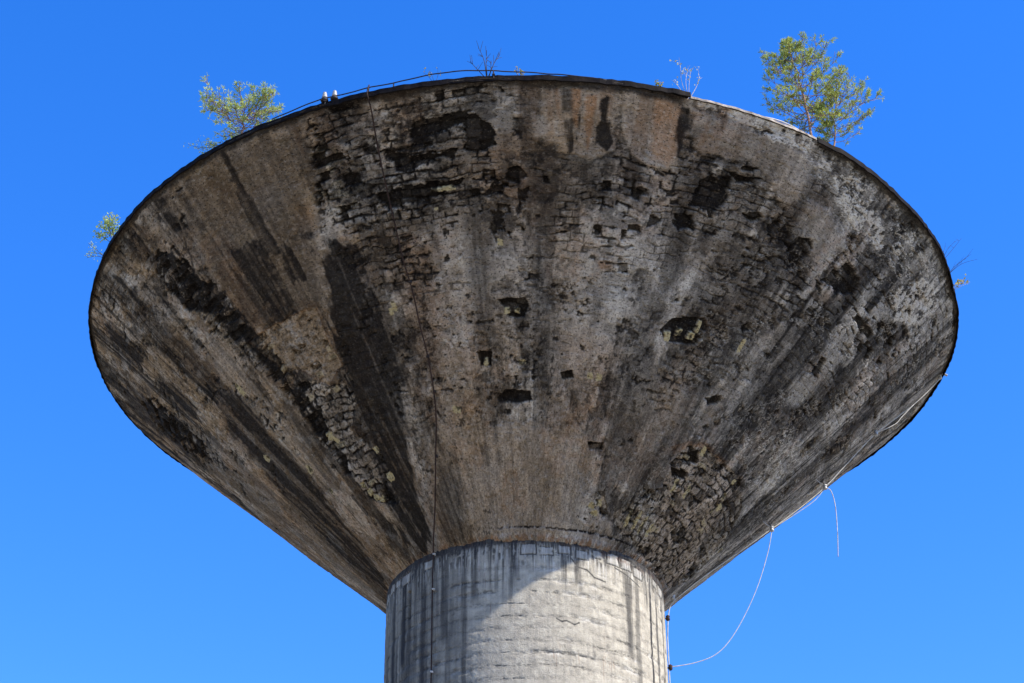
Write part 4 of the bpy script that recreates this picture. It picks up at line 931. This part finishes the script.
def pine(deg, height, lean, prof, label, group=None, seed=1, nbr=34, mat='needles', tuft=9, back=0.12, trunk_r=0.035, upcurve=0.45, fill=1.0, bare=0.2, gnarl=0.02):
    """young pine rooted at the rim. prof(t, side) = horizontal reach at height fraction t; side -1 left, 1 right"""
    rnd = random.Random(seed)
    base = rim_point(deg, 0.03, -back); root = empty('pine_tree', base)
    tag(root, label, 'tree', group)
    nT = 12; T = []; x = y = 0
    for i in range(nT + 1):
        t = i / nT
        T.append(base + Vector((lean * t ** 1.3 * height + x, y, t * height))); x += rnd.gauss(0, gnarl); y += rnd.gauss(0, gnarl)
    def tp(t):
        k = min(int(t * nT), nT - 1); return T[k].lerp(T[k + 1], t * nT - k)
    wood = MB(); leaf = MB()
    wood.tube(T, [trunk_r * (1 - 0.85 * i / nT) for i in range(nT + 1)], 7)
    for b in range(nbr):
        t = bare + (0.94 - bare) * ((b + rnd.random() * 0.8) / nbr)
        az = b * 2.39996 + rnd.uniform(-0.5, 0.5)
        dx, dy = math.cos(az), math.sin(az)
        reach = prof(t, 1 if dx > 0 else -1) * rnd.uniform(0.72, 1.05) * (0.72 + 0.28 * abs(dx))
        dirh = Vector((dx, dy, 0)); p0 = tp(t); pts = [p0]; nseg = 7; pitch = rnd.uniform(0.0, 0.35)
        p = p0.copy(); az_j = az
        for k in range(nseg):
            pitch += upcurve / nseg + rnd.gauss(0, 0.10); az_j += rnd.gauss(0, 0.12)
            p = p + Vector((math.cos(az_j) * math.cos(pitch), math.sin(az_j) * math.cos(pitch), math.sin(pitch))) * reach / nseg
            pts.append(p.copy())
        br = trunk_r * 0.36 * (1 - 0.6 * t)
        wood.tube(pts, [max(0.004, br * (1 - 0.8 * k / nseg)) for k in range(nseg + 1)], 5)
        for k in range(2, nseg + 1):
            f = k / nseg
            for side in (-1, 1, 0) if k < nseg else (-1, 1, 0, 0.5):
                if rnd.random() > 0.95 * fill: continue
                L = reach * (0.34 - 0.18 * f) * rnd.uniform(0.5, 1.2) + 0.06
                d = (pts[k] - pts[k - 1]).normalized()
                s = d.cross(Vector((0, 0, 1))).normalized() * side
                dd = (d * 0.8 + s * 0.9 + Vector((0, 0, rnd.uniform(-0.05, 0.55)))).normalized()
                q0 = pts[k]; q1 = q0 + dd * L * 0.55; q2 = q1 + (dd + Vector((0, 0, 0.35))).normalized() * L * 0.45
                wood.tube([q0, q1, q2], [0.005, 0.004, 0.003], 4, False)
                for q, e in ((q0.lerp(q1, 0.7), 0.55), (q1, 0.75), (q1.lerp(q2, .5), 0.9), (q2, 1.0)):
                    if rnd.random() < e * fill * (0.35 + 0.65 * f):
                        needle_tuft(leaf, q, (q2 - q1).normalized(), rnd, tuft)
    for k in range(int(8 * fill)):
        needle_tuft(leaf, tp(rnd.uniform(0.72, 1.0)), Vector((0, 0, 1)), rnd, tuft)
    wood.build('trunk', MAT['bark'], root)
    leaf.build('crown', MAT[mat], root)
    return root

def interp(tab):
    a = [q[0] for q in tab]; b = [q[1] for q in tab]
    return lambda t: float(np.interp(t, a, b))
bigL = interp([(0.1, 1.0), (0.3, .95), (0.5, .9), (0.66, .95), (0.74, .6), (0.84, .3), (1, .10)])
bigR = interp([(0.1, .6), (0.3, .9), (0.5, 1.2), (0.65, 1.1), (0.74, .7), (0.84, .3), (1, .10)])
pine(36.6, 2.85, -0.12, lambda t, s: bigL(t) if s < 0 else bigR(t), 'tallest green pine on the right rim, with a pointed top', 'pines growing on the rim', 17, 58, tuft=9, bare=0.15, fill=0.66, upcurve=0.35)
smR = interp([(0.1, .7), (0.3, .95), (0.6, 1.15), (0.85, .9), (1, .25)])
smL = interp([(0.1, .3), (0.3, .4), (0.6, .45), (0.85, .3), (1, .1)])
pine(39.8, 1.95, 0.10, lambda t, s: smL(t) if s < 0 else smR(t), 'lower broad pine just right of the tallest pine, leaning its crown outward', 'pines growing on the rim', 8, 34, tuft=8, bare=0.18, fill=0.6, trunk_r=0.024)
lfL = interp([(0.2, .9), (0.5, 1.3), (0.75, 1.0), (1, .4)])
lfR = interp([(0.2, .6), (0.5, 1.2), (0.75, 1.0), (1, .35)])
pine(-34.0, 0.95, 0.05, lambda t, s: lfL(t) if s < 0 else lfR(t), 'small sparse flat-topped pine with yellowish needles on the left rim', 'pines growing on the rim', 12, 34, 'needles_dry', 7, trunk_r=0.028, upcurve=0.22, fill=0.7, bare=0.25, gnarl=0.03)

def shrub(name, deg, stems, leafmat, label, cat, seed=1, woodmat='twig', leaf_n=10, leaf_len=0.05, leaf_w=0.02, spread=0.05, back=0.06, sub=4, wr=0.008, group=None, lstart=0.4):
    """stems: list of (dx, dout, dz) tip offsets, dx along the rim to the right, dout outward"""
    rnd = random.Random(seed); base = rim_point(deg, 0.05, -back); root = empty(name, base); tag(root, label, cat, group)
    tx = Vector((math.cos(rad(deg)), math.sin(rad(deg)), 0)); ox = Vector((math.sin(rad(deg)), -math.cos(rad(deg)), 0))
    wood = MB(); leaf = MB()
    for dx, do, dz in stems:
        tip = base + tx * dx + ox * do + Vector((0, 0, dz)); L = (tip - base).length
        mid = base.lerp(tip, 0.5) + Vector((rnd.gauss(0, .06), rnd.gauss(0, .06), 0.05)) * L
        st = base + tx * dx * 0.08
        P = smooth_path([st, mid, tip], 5); wood.tube(P, [wr * (1 - 0.65 * k / (len(P) - 1)) for k in range(len(P))], 5)
        for k in range(sub):
            f = lstart + (1 - lstart) * (k + rnd.random()) / sub; q = P[min(int(f * (len(P) - 1)), len(P) - 1)]
            d = ((tip - base).normalized() * 0.7 + Vector((rnd.gauss(0, .6), rnd.gauss(0, .6), rnd.uniform(-.1, .6)))).normalized()
            e = q + d * L * rnd.uniform(0.15, 0.35); wood.tube([q, q.lerp(e, .5) + Vector((0, 0, .01)), e], [wr * 0.5, wr * 0.4, wr * 0.3], 4, False)
            for j in range(leaf_n):
                c = q.lerp(e, rnd.uniform(0.4, 1.05)) + Vector((rnd.gauss(0, spread), rnd.gauss(0, spread), rnd.gauss(0, spread))) * 0.6
                v = Vector((rnd.gauss(0, 1), rnd.gauss(0, 1), rnd.gauss(0, 1))).normalized()
                sd = v.cross(Vector((rnd.gauss(0, 1), rnd.gauss(0, 1), rnd.gauss(0, 1)))).normalized()
                leaf.blade(c, v * leaf_len * rnd.uniform(.7, 1.3), sd, leaf_w)
    wood.build('stem', MAT[woodmat], root)
    if leaf.v: leaf.build('foliage', MAT[leafmat], root)
    return root
shrub('branchy_shrub', -36.6, [(-.75, 0.1, .20), (-.6, 0, .32), (-.45, .1, .12), (-.72, -.1, .05)], 'needles_dry', 'low spreading branch with thin yellowish leaves just left of the flat-topped pine', 'shrub', 21, leaf_n=9, leaf_len=.05, leaf_w=.011, sub=8, spread=.07, lstart=.5)
shrub('rim_shrub', -62.2, [(-.1, .30, .45), (.12, .25, .5), (.3, .2, .5), (-.2, .35, .3), (0, .2, .62)], 'needles_dry', 'yellow-green leafy shrub on the far left rim', 'shrub', 22, leaf_n=14, leaf_len=.06, leaf_w=.018, sub=7, spread=.08)
shrub('wispy_plant', -65.5, [(-.12, .40, .12), (-.02, .45, .3), (-.25, .4, .05)], 'needles_dry', 'thin wispy plant hanging out below the leafy shrub on the far left rim', 'plant', 23, leaf_n=8, leaf_len=.05, leaf_w=.010, sub=4, spread=.05)
shrub('twig', -3.7, [(-.02, 0, .62), (-.36, 0, .48), (.26, 0, .62), (-.18, .1, .75), (.06, 0, .45)], 'leaf_pale', 'leafless dark twig standing on the middle of the rim', 'twig', 24, leaf_n=0, sub=5, wr=.011, lstart=.55)
shrub('weed', -0.1, [(-.06, 0, .32), (.03, 0, .22), (.05, 0, .14)], 'leaf_yellow', 'small yellow-green weed beside the bare twig', 'plant', 25, leaf_n=6, leaf_len=.04, leaf_w=.016, sub=3, spread=.025, wr=.006)
shrub('weed', -9.6, [(-.12, 0, .38), (.05, 0, .42), (-.25, 0, .34)], 'leaf_yellow', 'low yellowish weed showing above the rim rail between the insulators and the bare twig', 'plant', 26, leaf_n=3, leaf_len=.04, leaf_w=.016, sub=2, spread=.03, wr=.005)
shrub('birch_sapling', 19.3, [(.03, 0, .75), (-.12, 0, .95), (.30, 0, .68), (.10, 0, .78), (-.30, 0, .42)], 'leaf_pale', 'thin pale sapling with few whitish leaves on the notch of the rim', 'sapling', 27, 'grey_bark', leaf_n=3, leaf_len=.05, leaf_w=.022, sub=3, spread=.05, wr=.008, lstart=.6)
shrub('weed', 15.4, [(-.02, 0, .20), (.10, 0, .16), (.02, .02, .12)], 'leaf_yellow', 'small bright yellow weed left of the pale sapling', 'plant', 28, leaf_n=7, leaf_len=.04, leaf_w=.018, sub=3, spread=.025, wr=.006)
shrub('dry_stems', 67.8, [(.05, .35, .50), (.15, .50, .62), (.1, .1, .45)], 'leaf_pale', 'bare thin stems on the right rim, upper of two tufts', 'twig', 29, leaf_n=0, sub=2, wr=.006)
shrub('dry_stems', 71.3, [(.05, .5, .42), (.12, .62, .56), (.0, .75, .30)], 'leaf_pale', 'bare thin stems on the right rim, just above the yellow-leaved plant', 'twig', 30, leaf_n=0, sub=2, wr=.006)
shrub('leafy_weed', 75.2, [(0, .20, .30), (.08, .38, .38), (-.05, .35, .22), (0, .45, .18)], 'leaf_yellow', 'yellow-leaved plant with white stalks on the far right rim', 'plant', 31, 'grey_bark', leaf_n=4, leaf_len=.06, leaf_w=.024, sub=3, spread=.03, wr=.008)
